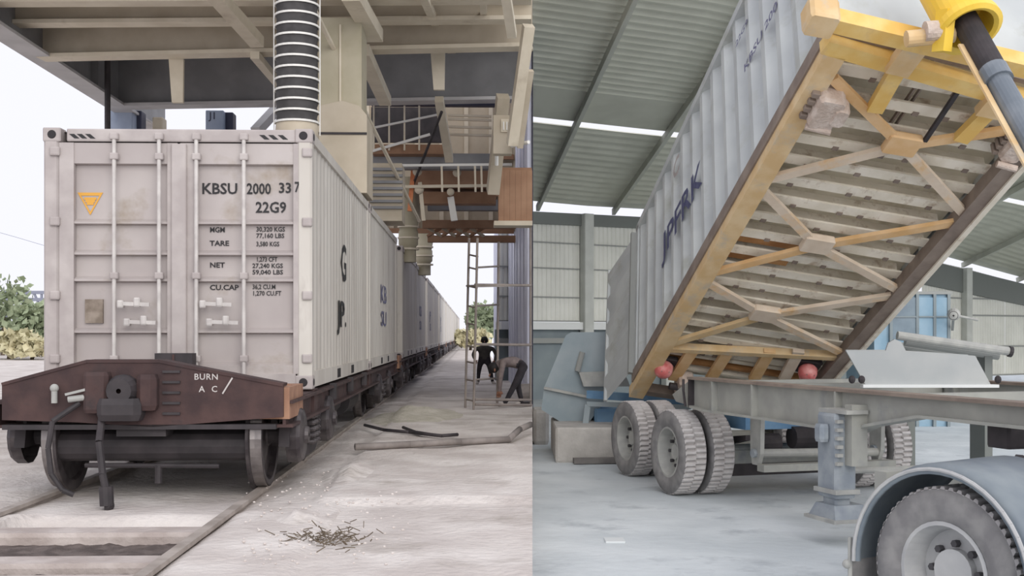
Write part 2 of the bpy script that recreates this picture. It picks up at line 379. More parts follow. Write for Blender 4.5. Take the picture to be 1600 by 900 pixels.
    for sa, sb in ((10.25, 12.3), (18.9, 21.0)):
        wheelset(w, sa); wheelset(w, sb)
        for q in (c-1.06, c+1.06):
            m_ = (sa+sb)/2
            poly = [(q, sa-.28, .40), (q, sa-.22, .66), (q, m_-.3, .72), (q, m_+.3, .72), (q, sb+.22, .66), (q, sb+.28, .40), (q, sb-.2, .40), (q, m_+.35, .22), (q, m_-.35, .22), (q, sa+.2, .40)]
            bf = part(w, 'bogie_side_frame', MB().prism(poly, (.09 if q > c else -.09, 0, 0)), 'dark')
            o_ = .1 if q > c else -.1
            for s_ in (sa, sb): part(bf, 'axle_box', MB().lathe([(.02,.12),(.07,.12),(.08,.09),(.17,.085),(.22,.07),(.24,.04),(.24,-.05)], (q+o_, s_, .48), (1 if q > c else -1,0,0), 14), 'wheel')
            sp = MB()
            for d in (-.16, 0, .16):
                for k in range(5): sp.lathe([(.055,-.02),(.07,0),(.055,.02)], (q+o_, m_+d, .34+.06*k), (0,0,1), 10)
            part(bf, 'spring_nest', sp, 'wheel')
    part(w, 'brake_cylinder', MB().cyl((c+.7, 15.3, .45), (c+.7, 16.2, .45), .2, 14), 'dark')
    part(w, 'brake_reservoir', MB().cyl((c+.75, 16.6, .42), (c+.75, 17.9, .42), .22, 14), 'dark')
    return w
wagon = make_wagon()
lettering(wagon, 'BURN', (-2.26, 9.6, .985), (1,0,0), (0,0,1), .07, 'rod', .01, spacing=1.1)
for k_, ch_ in enumerate('AC'): lettering(wagon, ch_, (-2.22+.10*k_, 9.6, .885), (1,0,0), (0,0,1), .07, 'rod', .01)
part(wagon, 'chalk_stroke', MB().bar((-2.03, 9.597, .87), (-1.95, 9.597, 1.0), .006, .012, (1,0,0)), 'rod')
PITCH = 14.4
for i in range(1, 9):
    dup(wagon, (0, PITCH*i, 0), FT, ORD[i].capitalize().lower() + ' brown flat wagon counted from the front of the container train', skip=('lettering','chalk_stroke'))

# ================================================================== containers of the train
CQ, CW, CZ0, CZ1, CS, CL = -2.762, 2.50, .84, 3.285, 11.1, 6.1
def corr(x0, x1, period, depth, flat=0.32):
    pr = []; x = x0
    while x < x1 - 1e-6:
        for a, b in ((0, 0), (flat, 0), (.5, depth), (.5+flat, depth)):
            if x + a*period < x1: pr.append((x + a*period, b))
        x += period
    pr.append((x1, 0)); return pr
def make_container():
    q0, q1 = CQ-CW/2, CQ+CW/2; s0, s1 = CS, CS+CL
    t = thing('shipping_container', 'white shipping container with door end facing the camera marked KBSU 2000 33 7', 'shipping container', FT, (CQ, CS, CZ0), 'containers of the train')
    for q, sgn in ((q0, 1), (q1, -1)):
        part(t, 'side_panel', MB().profile(corr(s0+.16, s1-.16, .28, .012), (q+sgn*.02, 0, CZ0+.15), (0,1,0), (sgn,0,0), (0,0,CZ1-CZ0-.25)), 'contside')
        part(t, 'top_rail', MB().box(min(q,q+sgn*.06), max(q,q+sgn*.06), s0+.15, s1-.15, CZ1-.11, CZ1-.01), 'contside')
        part(t, 'bottom_rail', MB().box(min(q,q+sgn*.05), max(q,q+sgn*.05), s0+.15, s1-.15, CZ0+.01, CZ0+.16), 'contside')
        for s_ in (s0, s1-.16):
            part(t, 'corner_post', MB().bev(min(q,q+sgn*.14), max(q,q+sgn*.14), s_, s_+.16, CZ0+.1, CZ1-.1, .02), 'contside' if sgn < 0 else 'contframe')
            for z in (CZ0, CZ1-.12):
                cc = part(t, 'corner_casting', MB().bev(min(q-sgn*.006,q+sgn*.16), max(q-sgn*.006,q+sgn*.16), s_-.006, s_+.17, z-.004, z+.124, .012), 'contframe')
                h = MB(); h.lathe([(0.001,0),(.035,0),(.045,-.01)], (q+sgn*.08, s_-.012, z+.06), (0,-1,0), 14)
                h.lathe([(0.001,0),(.03,0),(.04,-.01)], (q-sgn*.012, s_+.085, z+.06), (-sgn,0,0), 14)
                part(cc, 'casting_hole', h, 'castdark')
    part(t, 'roof_panel', MB().profile(corr(s0+.1, s1-.1, .3, -.02), (q0+.04, 0, CZ1-.02), (0,1,0), (0,0,1), (CW-.08,0,0)), 'cont')
    part(t, 'floor_panel', MB().box(q0+.04, q1-.04, s0+.1, s1-.1, CZ0+.05, CZ0+.1), 'dark')
    part(t, 'rear_panel', MB().box(q0+.1, q1-.1, s1-.1, s1-.05, CZ0+.1, CZ1-.1), 'cont')
    # fork pockets seen along the bottom rail
    for s_ in (s0+2.1, s0+3.6): part(t, 'fork_pocket', MB().box(q1-.004, q1+.004, s_, s_+.3, CZ0+.03, CZ0+.13), 'castdark')
    return t
cont = make_container()
# side marks of the train containers
def side_mark(t, txt, ds, zc, size, m, width=None):
    return lettering(t, txt, (CQ+CW/2-.02, CS+ds, zc), (0,1,0), (0,0,1), size, m, .02, name='side_lettering', width=width)
for i in range(1, 18):
    ds = PITCH*(i//2) + (CL+.2)*(i % 2)
    c = dup(cont, (0, ds, 0), FT, ORD[i] + ' white shipping container counted from the front of the train')
    if i in (1, 3, 4, 6):
        c['_p'] = [CQ, CS, CZ0]
        side_mark(c, 'KB' if i % 2 else 'JP', 2.2, 1.9, .42, 'faded', 1.3); side_mark(c, 'SU', 2.3, 1.5, .36, 'faded', 1.2)
side_mark(cont, 'G', 2.6, 2.0, .6, 'black', .55); side_mark(cont, 'JP.', 2.3, 1.45, .42, 'black', .95)
# door end of the first container
def zp(v): return EYE - (v - CV)/FPX*CS
def qp(u): return at(u, 400, CS).x
fs = CS + .02
part(cont, 'door_header', MB().bev(qp(75)+.17, qp(490)-.17, CS, CS+.1, zp(224), CZ1-.005, .012), 'contframe')
part(cont, 'door_sill', MB().box(qp(75)+.17, qp(490)-.17, CS, CS+.12, CZ0, CZ0+.14), 'contframe')
for u in (108, 120, 133, 405, 419, 434):
    a, b = qp(u), qp(u+8)
    part(cont, 'hazard_stripe', MB().prism([(a, CS-.003, zp(213)), (b, CS-.003, zp(213)), (b+.05, CS-.003, zp(220)), (a+.05, CS-.003, zp(220))], (0,.004,0)), 'black')
def door(u0, u1):
    pr = []                                              # door sheet folded in horizontal bands: (z, recess)
    for v0, v1 in ((258, 343), (351, 391), (399, 432), (440, 512), (520, 566)):
        pr += [(zp(v0), 0), (zp(v0)-.012, .06), (zp(v1), .06), (zp(v1)-.03, 0)]
    pr = [(zp(226), 0)] + pr + [(CZ0+.14, 0)]
    a, b = qp(u0), qp(u1)
    d = part(cont, 'door', MB().profile(pr, (a+.13, fs, 0), (0,0,1), (0,1,0), (b-a-.22,0,0)), 'cont')
    f = MB().box(a, a+.135, fs-.012, fs+.05, CZ0+.14, zp(226)); part(d, 'door_stile', f, 'contframe')
    f = MB().box(b-.095, b, fs-.012, fs+.05, CZ0+.14, zp(226)); part(d, 'door_stile', f, 'contframe')
    return d
dl, dr = door(92, 277), door(281, 474)
part(cont, 'door_gasket', MB().box(qp(277), qp(281), fs+.0, fs+.06, CZ0+.14, zp(226)), 'castdark')
part(cont, 'door_post', MB().bev(qp(268), qp(292), fs-.045, fs, CZ0+.14, zp(228), .01), 'contframe')
for d, us in ((dl, (180, 250)), (dr, (308, 382))):
    for u in us:
        q = qp(u); part(d, 'lock_rod', MB().cyl((q, CS-.035, CZ0+.06), (q, CS-.035, CZ1-.06), .019, 10), 'rod')
        for v in (217, 248, 432, 560, 592): part(d, 'rod_keeper', MB().bev(q-.04, q+.04, CS-.06, CS+.01, zp(v)-.03, zp(v)+.03, .01), 'contframe')
for d, u0, du in ((dl, 182, 0), (dr, 310, 0)):
    for uu, v in ((u0+6, 475), (u0+16, 503)):
        h = MB().bar((qp(uu), CS-.06, zp(v)), (qp(uu+48), CS-.06, zp(v)-.01), .02, .035).bev(qp(uu+24), qp(uu+34), CS-.085, CS-.02, zp(v)-.03, zp(v)+.055, .012)
        h.bev(qp(uu-2), qp(uu+8), CS-.08, CS, zp(v)-.04, zp(v)+.03, .012)
        part(d, 'lock_handle', h, 'rod')
for d, u in ((dl, 80), (dr, 474)):
    for v in (240, 348, 462, 560):
        part(d, 'hinge', MB().bev(qp(u)-.01, qp(u+14), CS-.03, CS+.02, zp(v)-.04, zp(v)+.04, .012), 'contframe')
part(dl, 'document_plate', MB().box(qp(130), qp(158), fs+.03, fs+.058, zp(505), zp(468)), 'stain', 'grimy document plate')
tri = lambda k: [(qp(137-20*k), fs+.053, zp(319-17*k)), (qp(137+20*k), fs+.053, zp(319-17*k)), (qp(137), fs+.053, zp(319+18*k))]
tp = MB()
o_, i_ = tri(1), tri(.72)
for a in range(3):
    b = (a+1) % 3; tp.prism([o_[a], o_[b], i_[b], i_[a]], (0,.004,0))
for k in (-.35, -.05, .25):
    w_ = 9*(1-k)*.8; tp.box(qp(137-w_), qp(137+w_), fs+.053, fs+.057, zp(316+13*k)-.012, zp(316+13*k)+.012)
part(dl, 'warning_triangle', tp, 'yellow_mark', 'orange warning triangle')
def mark(txt, u0, u1, v0, v1, m='black', bold=.02, y=None):
    lettering(dr, txt, (qp(u0), fs+.056 if y is None else y, zp(v1)), (1,0,0), (0,0,1), (zp(v0)-zp(v1))/.72, m, bold, width=qp(u1)-qp(u0))
mark('KBSU', 312, 367, 286, 303); mark('2000', 383, 421, 286, 303); mark('33', 433, 452, 285, 301); mark('7', 460, 468, 285, 301, y=fs-.015)
mark('22G9', 397, 445, 315, 332)
for txt, v in (('MGM', 359), ('TARE', 380), ('NET', 414), ('CU.CAP', 449)): mark(txt, 325, 326+len(txt)*7.4, v-4, v+4, bold=.025)
for txt, u1, v in (('30,320 KGS', 443, 358), ('77,160 LBS', 442, 368), ('3,580 KGS', 434, 381), ('1,273 CFT', 430, 405), ('27,240 KGS', 440, 415), ('59,040 LBS', 440, 425), ('36,2 CU.M', 428, 448), ('1,270 CU.FT', 436, 458)):
    mark(txt, 398 if v < 407 else 392, u1, v-3.6, v+3.6, bold=.02)

# ================================================================== loading platform over the track
ZB, ZT = EYE+4.5, EYE+5.7
lp = thing('loading_platform', 'beige steel loading platform spanning above the container train', 'platform', FT, (-3, 24, 0))
QE = -7.05
g = MB().bar((QE, 11, ZB+.03), (QE, 27, ZB+.03), .42, .05); part(lp, 'girder_flange', g, 'flange')
part(lp, 'edge_girder', MB().box(QE-.04, QE+.04, 11, 27, ZB+.05, ZT-.05), 'girder')
part(lp, 'girder_flange', MB().bar((QE+.05, 11, ZT-.03), (QE+.05, 27, ZT-.03), .34, .06), 'beige')
for s_ in (13.2, 16.6, 19.4, 21.8, 24): part(lp, 'stiffener', MB().box(QE-.17, QE+.17, s_-.02, s_+.02, ZB+.05, ZT-.05), 'girder')
part(lp, 'deck_plate', MB().prism([(QE-.2, 13, ZT), (qmax(13)-.02, 13, ZT), (qmax(22)-.03, 22, ZT), (qmax(30)-.1, 23.3, ZT), (QE-.2, 23.3, ZT)], (0,0,.06)), 'deck')
def crossbeam(s, z0, h, m, name='cross_beam', q0=QE, w=.3, dsk=.0, mf=None):
    q1 = qmax(s)-.03
    b = part(lp, name, MB().bar((q0, s+dsk, z0+h/2), (q1, s-dsk, z0+h/2), .06, h-.06), m)
    part(b, 'beam_flange', MB().bar((q0, s+dsk, z0+.03), (q1, s-dsk, z0+.03), w, .06), mf or m)
    part(b, 'beam_flange', MB().bar((q0, s+dsk, z0+h-.03), (q1, s-dsk, z0+h-.03), w, .06), m)
crossbeam(16.9, ZB+.25, .34, 'beige2', mf='beige', dsk=.2); crossbeam(18.0, ZB+.25, .34, 'beige2', mf='beige', dsk=.25)
crossbeam(18.9, ZB, 1.15, 'beige2', mf='beige', w=.34, dsk=.5)
crossbeam(23.0, ZB, 1.1, 'girder', w=.4, mf='flange', dsk=.5)
for u in (275, 684):
    p0_, p1_ = at(u, 92 if u < 400 else 80, 19.3), at(u+2, 160 if u < 400 else 140, 19.3)
    part(lp, 'hanger_plate', MB().prism([(p0_.x-.12,19.3,p0_.z),(p0_.x+.12,19.3,p0_.z),(p1_.x+.09,19.3,p1_.z),(p1_.x-.09,19.3,p1_.z)], (0,.08,0)), 'beige')
for q in (-5.9, -4.0, -2.0, -.4): part(lp, 'joist', MB().ibeam((q, 13.2, ZT-.14), (q, 22.8, ZT-.14), .16, .26), 'beige2')
def strut(u0, v0, s0, u1, v1, s1, w, m, name='brace'):
    part(lp, name, MB().bar(at(u0,v0,s0), at(u1,v1,s1), w, w*.8), m)
strut(335,-10,15.5, 402,66,17.5, .2,'beige'); strut(548,-10,15.5, 586,56,17.5, .24,'beige'); strut(566,78,18, 602,158,22, .22,'beige'); strut(660,-10,16, 680,36,18.5, .12,'beige')
strut(754,-10,16.5, 756,28,18, .1,'beige'); strut(398,86,18.5, 436,132,22, .14,'beige'); strut(400,205,23.5, 442,160,24.5, .2,'flange')
strut(686,155,22, 702,250,24, .16,'beige'); strut(790,-10,15.6, 800,55,16.4, .13,'beige')
part(lp, 'orange_post', MB().box(*(lambda p,q:(p.x,q.x,18.4,18.6,q.z,p.z))(at(541,52,18.5),at(554,108,18.5))), 'orange', 'orange primed post')
part(lp, 'stay_rod', MB().cyl(at(478,-12,15), at(655,345,24), .035, 8), 'beige', 'long thin stay rod')
part(lp, 'stay_rod', MB().cyl(at(690,175,22), at(645,290,25), .03, 8), 'dark')
def column(u0, u1, s, m, ztop=ZB+.1, mark=None):
    a, b = at(u0,190,s).x, at(u1,190,s).x
    return part(lp, 'column', MB().bev(a, b, s, s+.35, 0, ztop, .02), m)
column(168,207,24,'bluecol'); column(207,221,24.3,'darkcol'); column(238,254,25,'beige2'); c4 = column(321,349,24.2,'bluecol'); column(349,364,24.4,'darkcol')
lettering(c4, 'J1', (at(327,186,24.2).x, 24.2, at(327,186,24.2).z), (1,0,0), (0,0,1), .2, 'darkcol', .02)
part(lp, 'drain_pipe', MB().cyl(at(168,66,21.8), (at(168,66,21.8).x, 21.8, 0), .055, 8), 'dark')
# end screen of the platform, closing it above the walkway
pz0, pz1 = at(0,366,28.6).z, ZT
part(lp, 'end_screen', MB().box(-3.9, qmax(30)-.12, 28.6, 28.66, pz0+.1, pz1), 'deck')
for k in range(9): part(lp, 'screen_rib', MB().box(-3.8+.6*k, -3.7+.6*k, 28.5, 28.6, pz0+.1, pz1), 'beige2')
for z in (pz0+.1, pz0+1.0, pz0+1.9): part(lp, 'screen_girt', MB().box(-3.9, qmax(30)-.12, 28.42, 28.5, z-.06, z+.06), 'brown')
part(lp, 'column', MB().bev(-4.4, -4.1, 28.4, 28.7, 0, ZT, .02), 'beige2')

# ------------------------------------------------ spout, chutes and walkways under the platform
def spout(name, u, s, ztop, zbot, r, rings, label, taper=False):
    p = at(u, 100, s); q = p.x
    t = thing(name, label, 'loading spout', FT, (q, s, zbot))
    part(t, 'bellows', MB().lathe([(r*.94 if i % 2 else r, zbot+.35+(ztop-zbot-.35)*i/(rings*2)) for i in range(rings*2+1)], (q, s, 0), (0,0,1), 24), 'bellow', smooth=True)
    for i in range(rings+1):
        z = zbot+.35+(ztop-zbot-.35)*i/rings
        part(t, 'hoop', MB().lathe([(r*1.0,-.012),(r*1.05,-.012),(r*1.05,.012),(r*1.0,.012)], (q, s, z), (0,0,1), 24), 'ring')
    part(t, 'outlet_collar', MB().lathe([(r*.9,.02),(r*1.08,.0),(r*1.0,.30),(r*.95,.38)], (q, s, zbot), (0,0,1), 24), 'beige2', smooth=True)
    for k in (-1, 1): part(t, 'lift_cable', MB().cyl((q+k*r*1.08, s, zbot+.2), (q+k*r*1.08, s, ztop), .008, 6), 'ring')
    return t
spout('loading_spout', 464, 14.2, 6.6, 3.55, .255, 21, 'black bellows loading spout with white hoops above the nearest container')
def boxpart(t, name, u0, u1, v0, v1, s, d, m, label=None):
    a, b = at(u0, v1, s), at(u1, v0, s); return part(t, name, MB().box(a.x, b.x, s, s+d, a.z, b.z), m, label)
ch = thing('hopper_chute', 'olive beige box chute hanging behind the loading spout', 'chute', FT, tuple(at(535,290,16.5)))
a = at(497,170,16.5); b = at(570,95,16.5)
part(ch, 'upper_duct', MB().box(a.x, at(565,95,16.5).x, 16.5, 17.3, a.z, b.z+.6), 'duct')
part(ch, 'lower_bin', MB().box(a.x-.04, at(574,95,16.5).x, 16.42, 17.4, at(0,300,16.5).z, a.z-.1), 'beige2')
part(ch, 'bin_shoulder', MB().prism([(a.x-.04,16.42,a.z-.1),(at(574,95,16.5).x,16.42,a.z-.1),(at(562,95,16.5).x,16.42,a.z+.03),(at(535,95,16.5).x,16.42,a.z+.1),(a.x,16.42,a.z+.02)], (0,.9,0)), 'beige2')
part(ch, 'seam_rib', MB().box(at(532,0,16.5).x-.012, at(532,0,16.5).x+.012, 16.47, 16.5, a.z, b.z+.5), 'beige')
part(ch, 'seam_rib', MB().box(a.x-.04, at(574,95,16.5).x, 16.40, 16.42, at(0,207,16.5).z-.015, at(0,207,16.5).z+.015), 'dark')
b2 = thing('louvre_bin', 'grey slatted bin between the chute and the second container', 'bin', FT, tuple(at(608,330,21.5)))
boxpart(b2, 'bin_body', 578, 628, 255, 345, 21.6, 1.0, 'beige2')
for v in range(262, 332, 10): boxpart(b2, 'louvre', 578, 629, v, v+4, 21.53, .07, 'girder')
for i, (u, s_, v0, v1, r) in enumerate(((638, 26.5, 320, 410, .22), (662, 33.5, 360, 430, .25))):
    p = at(u, v1, s_); z1 = at(u, v0, s_).z
    t = thing('far_spout', ('second' if i == 0 else 'third') + ' olive loading spout farther down the train', 'loading spout', FT, tuple(p))
    part(t, 'barrel', MB().lathe([(r*.8,p.z),(r*.8,p.z+.35),(r,p.z+.4),(r,p.z+.7),(r*.9,p.z+.72),(r*1.2,p.z+1.1),(r*1.3,z1+.6)], (p.x,s_,0), (0,0,1), 20), 'duct', smooth=True)
    for k in range(3): part(t, 'clamp_ring', MB().lathe([(r*1.02,-.02),(r*1.1,-.02),(r*1.1,.02),(r*1.02,.02)], (p.x,s_,p.z+.3+.25*k), (0,0,1), 20), 'beige')
wk = thing('service_walkway', 'cluttered service walkway with white railings below the platform', 'walkway', FT, tuple(at(680,262,23.8)))
def wbar(u0,v0,s0,u1,v1,s1,w,m,name): return part(wk, name, MB().bar(at(u0,v0,s0), at(u1,v1,s1), w, w), m)
boxpart(wk,'walkway_beam',578,775,240,263,24.4,.3,'girder'); boxpart(wk,'walkway_deck',582,700,226,240,24.0,.9,'brown'); boxpart(wk,'far_beam',580,776,152,164,23.9,.2,'darkcol')
wbar(578,259,24,800,257,24,.05,'white','guard_rail'); wbar(610,292,24.6,772,290,24.6,.06,'beige','guard_rail'); wbar(582,236,23.8,672,210,23.8,.05,'white','guard_rail'); wbar(582,200,23.8,690,178,23.8,.04,'white','guard_rail')
for u in (584, 608, 632, 655): wbar(u,165,23.9,u,235,23.9,.035,'beige','rail_post')
for u in (690, 716, 742, 752): wbar(u,258,24,u+1,300,24,.04,'beige','rail_post')
boxpart(wk,'lattice_backing',580,690,168,222,25.5,.1,'dark')
boxpart(wk,'plank_floor',645,772,266,291,25.2,1.2,'brown'); boxpart(wk,'rust_beam',655,775,300,318,25.6,.4,'brown'); boxpart(wk,'grey_beam',668,790,312,328,27,.3,'girder')
boxpart(wk,'lower_beam',660,806,344,356,27.5,.25,'brown'); boxpart(wk,'lower_flange',668,806,368,378,28,.25,'brown')
for u0, u1 in ((668,690),(690,712),(712,734),(734,756)): wbar(u0,356,27.7,u1,369,27.9,.06,'beige2','lattice_bar'); wbar(u1,356,27.7,u0,369,27.9,.06,'brown','lattice_bar')
wbar(646,262,24.8,640,330,24.8,.09,'orange','drop_post'); wbar(656,285,24.8,662,345,24.8,.08,'beige','drop_post'); wbar(704,308,25,710,345,25,.14,'white','drop_post')
for (u,v,r) in ((652,268,.1),(714,270,.09),(655,296,.1),(704,300,.08)): p = at(u,v,24.7); part(wk,'pipe_joint',MB().ball(p,r,r,r),'beige')
for v in (180, 186, 198, 210): wbar(700,v,25.2,768,v+2,25.2,.05,'beige2','cable_tray')
# leaning post, panel box and brown cabin at the yard's edge
cp = thing('leaning_post', 'tall beige lattice post at the edge of the loading bay', 'post', FT, tuple(at(772,300,20)))
part(cp,'post_body',MB().bar(at(770,300,20),at(786,150,19),.2,.2),'beige2'); part(cp,'post_arm',MB().bar(at(800,225,18.2),at(826,40,17.2),.16,.16),'beige')
part(cp,'post_arm',MB().bar(at(812,230,18.3),at(829,110,17.6),.09,.09),'beige2'); part(cp,'hand_rail',MB().tube([at(776,258,19.5),at(776,240,19.4),at(800,228,18.6),at(826,222,18.2)],.03,8),'white')
pb = thing('switch_box', 'small grey switch box mounted on the beige post', 'box', FT, tuple(at(780,232,18.8)))
boxpart(pb,'box_body',771,800,180,240,18.6,.25,'beige2'); boxpart(pb,'lid',783,798,186,206,18.57,.03,'beige')
for u in (786, 791, 795): boxpart(pb,'dial',u,u+2,190,203,18.55,.02,'white')
cb = thing('brown_cabin', 'brown boarded operator cabin above the workers at the yard edge', 'cabin', FT, tuple(at(805,346,20.3)))
for k in range(6): boxpart(cb,'board',779+k*8.8,779+k*8.8+8.6,266,346,20.3,.12,'brown')
boxpart(cb,'floor_beam',772,832,345,352,20.15,.5,'beige2'); boxpart(cb,'back_panel',779,831,262,345,20.45,.5,'brown')
# ------------------------------------------------ scaffold
sc = thing('scaffold_tower', 'slim tubular scaffold tower with ladder rungs beside the train', 'scaffold', FT, tuple(at(735,647,20.3)))
def tb(u0,v0,s0,u1,v1,s1,r=.022,name='tube'): return part(sc,name,MB().cyl(at(u0,v0,s0),at(u1,v1,s1),r,8),'scaf')
z_ = lambda u,v,s: at(u,v,s)
tb(727,641,20.9,733,372,20.9,name='upright'); tb(740,646,20.4,746,372,20.4,name='upright'); tb(777,630,21.8,779,378,21.8,name='upright'); tb(829,633,21.4,829,352,21.4,name='upright')
for v in (398, 418, 447, 478, 505, 540, 565, 593, 624): tb(728+(641-v)*.022,v,20.9,741+(646-v)*.022,v+3,20.4,.016,'rung')
for v in (418, 447, 478, 593): tb(745,v,20.4,779,v-2,21.8,.018,'ledger')
for v in (445, 538, 624, 632): tb(742,v,20.4,830,v+1,21.3,.024,'ledger')
pl_ = part(sc,'platform_board',MB().prism([at(728,448,20.9),at(746,449,20.4),at(830,447,21.3),at(778,446,21.8)],(0,0,.03)),'scaf')

# ------------------------------------------------ people
def person(name, label, F, base, J, R, cloth, hair_at=None, head=None, face=None):
    """J: joint name -> position; R: radii; bones skinned into one continuous surface, then coloured by the nearest bone."""
    bones = [('pel','chest'),('chest','neck'),('neck','head'),('pel','hipL'),('hipL','kneeL'),('kneeL','ankL'),('ankL','toeL'),('pel','hipR'),('hipR','kneeR'),('kneeR','ankR'),('ankR','toeR'),
             ('chest','shL'),('shL','elL'),('elL','wrL'),('wrL','haL'),('chest','shR'),('shR','elR'),('elR','wrR'),('wrR','haR')]
    names = list(J); me = bpy.data.meshes.new(name)
    me.from_pydata([Vector(J[n]) - Vector(base) for n in names], [(names.index(a), names.index(b)) for a, b in bones], []); me.update()
    o = bpy.data.objects.new(name, me); COL.objects.link(o)
    sk = o.modifiers.new('skin', 'SKIN'); sk.use_smooth_shade = True
    if not me.skin_vertices: me.attributes.new('skin', 'FLOAT', 'POINT') if False else None
    lay = me.skin_vertices[0].data if me.skin_vertices else None
    if lay is None:
        bpy.context.view_layer.objects.active = o; o.select_set(True); bpy.ops.mesh.customdata_skin_add(); lay = me.skin_vertices[0].data
    for i, n in enumerate(names):
        r = R[n]; lay[i].radius = r if isinstance(r, tuple) else (r, r); lay[i].use_root = (n == 'pel')
    sb = o.modifiers.new('subd', 'SUBSURF'); sb.levels = 2; sb.render_levels = 2
    dg = bpy.context.evaluated_depsgraph_get(); em = bpy.data.meshes.new_from_object(o.evaluated_get(dg))
    bpy.data.objects.remove(o)
    # fingers, nose and ears joined into the same body mesh
    ex = MB(); P = {n: Vector(J[n]) - Vector(base) for n in names}
    for sfx in 'LR':
        d = (P['ha'+sfx] - P['wr'+sfx]).normalized(); sd = d.cross(Vector((0,1,0.2))).normalized()
        for k, ln in enumerate((.062, .075, .08, .07)):
            a = P['ha'+sfx] + sd*(k-1.5)*.02; m_ = a + d*ln*.55; e = m_ + (d*.8 + Vector((0,-.45,0)))*ln*.5
            ex.cyl(a - d*.03, m_, .010, 6, .009); ex.cyl(m_, e, .009, 6, .007)
        a = P['wr'+sfx]*.5 + P['ha'+sfx]*.5 + sd*.03; ex.cyl(a, a + (d*.7+sd*.7)*.05, .011, 6, .008)
    hd = P['head']; fc = Vector(face or (0,-1,0)).normalized(); sdv = fc.cross(Vector((0,0,1))).normalized()
    ex.cyl(hd + fc*.085, hd + fc*.12 + Vector((0,0,-.025)), .012, 6, .016)
    for k in (-1, 1): ex.ball(hd + sdv*k*.088, .018, .03, .035, 8, 6); 
    import bmesh
    bm = bmesh.new(); bm.from_mesh(em); n0 = len(bm.faces); tmp = ex.mesh('x'); bm.from_mesh(tmp); bm.to_mesh(em); bm.free()
    mats = cloth['mats']; em.materials.clear()
    for m in mats: em.materials.append(M[m])
    def seg(p, a, b):
        t = max(0, min(1, (p-a).dot(b-a)/max(1e-9,(b-a).length_squared))); return (p-(a+(b-a)*t)).length, t
    for p in em.polygons:
        p.use_smooth = True
        if p.index >= n0: p.material_index = 0; continue
        best = min(bones, key=lambda ab: seg(p.center, P[ab[0]], P[ab[1]])[0] - (R[ab[0]][0] if isinstance(R[ab[0]], tuple) else R[ab[0]])*.5)
        p.material_index = cloth['map'](best)
    o = bpy.data.objects.new(name, em); COL.objects.link(o); o.matrix_world = F @ Matrix.Translation(Vector(base)); o['_p'] = list(base)
    props(o, label, 'person')
    hm = MB(); hc = hd - fc*.018 + Vector((0,0,.03))
    hm.ball(hc, .098, .098, .10, 14, 10); hh = bpy.data.objects.new('hair', hm.mesh('hair', Vector((0,0,0)), [M['hair']], True)); COL.objects.link(hh); hh.parent = o
    em_ = MB()
    for k in (-1, 1): em_.ball(hd + fc*.09 + sdv*k*.033 + Vector((0,0,.012)), .011, .011, .008, 8, 6)
    em_.bar(hd + fc*.098 - sdv*.022 + Vector((0,0,-.055)), hd + fc*.098 + sdv*.022 + Vector((0,0,-.055)), .008, .006)
    ee = bpy.data.objects.new('face_features', em_.mesh('face_features', Vector((0,0,0)), [M['hair']], True)); COL.objects.link(ee); ee.parent = o
    return o
RAD = dict(pel=(.15,.11), chest=(.165,.115), neck=.055, head=.098, hipL=.088, hipR=.088, kneeL=.06, kneeR=.06, ankL=.042, ankR=.042, toeL=.036, toeR=.036,
           shL=.062, shR=.062, elL=.045, elR=.045, wrL=.03, wrR=.03, haL=(.036,.02), haR=(.036,.02))
def cmap(b):
    a, c = b
    if 'head' in b or c.startswith('ha'): return 0
    if c.startswith('toe'): return 3
    if a in ('hipL','hipR','kneeL','kneeR') or c.startswith('hip'): return 2
    return 1
p0 = at(757, 590, 31.0); gx, gy = p0.x, p0.y
st = dict(pel=(gx,gy,.92), chest=(gx,gy+.02,1.28), neck=(gx,gy,1.46), head=(gx,gy-.02,1.62), hipL=(gx-.1,gy,.86), hipR=(gx+.1,gy,.86), kneeL=(gx-.13,gy-.03,.48), kneeR=(gx+.14,gy-.05,.48),
          ankL=(gx-.15,gy+.02,.09), ankR=(gx+.19,gy+.04,.09), toeL=(gx-.18,gy-.15,.045), toeR=(gx+.24,gy-.13,.045), shL=(gx-.19,gy,1.36), shR=(gx+.19,gy,1.36),
          elL=(gx-.27,gy+.02,1.1), elR=(gx+.27,gy-.02,1.1), wrL=(gx-.22,gy-.15,.92), wrR=(gx+.23,gy-.14,.90), haL=(gx-.2,gy-.2,.85), haR=(gx+.21,gy-.19,.83))
RAD2 = dict(RAD)
zs = (at(757,517,31).z - p0.z)/1.74
st = {k: (gx + (x-gx)*1.15, y, .03 + z*zs) for k, (x, y, z) in st.items()}
person('person', 'person in dark clothes standing beyond the scaffold tower', FT, (gx, gy, .03), st, RAD2, dict(mats=['skin','shirt_dark','trousers','shoe'], map=cmap))
p0 = at(803, 636, 21.3); gx, gy = p0.x - .05, p0.y
bn = dict(pel=(gx+.22,gy,.78), chest=(gx-.1,gy-.02,.86), neck=(gx-.24,gy-.04,.78), head=(gx-.33,gy-.06,.68), hipL=(gx+.22,gy+.1,.74), hipR=(gx+.22,gy-.1,.74), kneeL=(gx+.12,gy+.14,.42), kneeR=(gx+.06,gy-.16,.42),
          ankL=(gx+.2,gy+.14,.08), ankR=(gx-.12,gy-.16,.08), toeL=(gx+.06,gy+.14,.04), toeR=(gx-.26,gy-.17,.04), shL=(gx-.15,gy+.16,.83), shR=(gx-.15,gy-.18,.83),
          elL=(gx-.18,gy+.18,.55), elR=(gx-.2,gy-.2,.55), wrL=(gx-.2,gy+.12,.32), wrR=(gx-.22,gy-.14,.32), haL=(gx-.21,gy+.11,.25), haR=(gx-.23,gy-.12,.25))
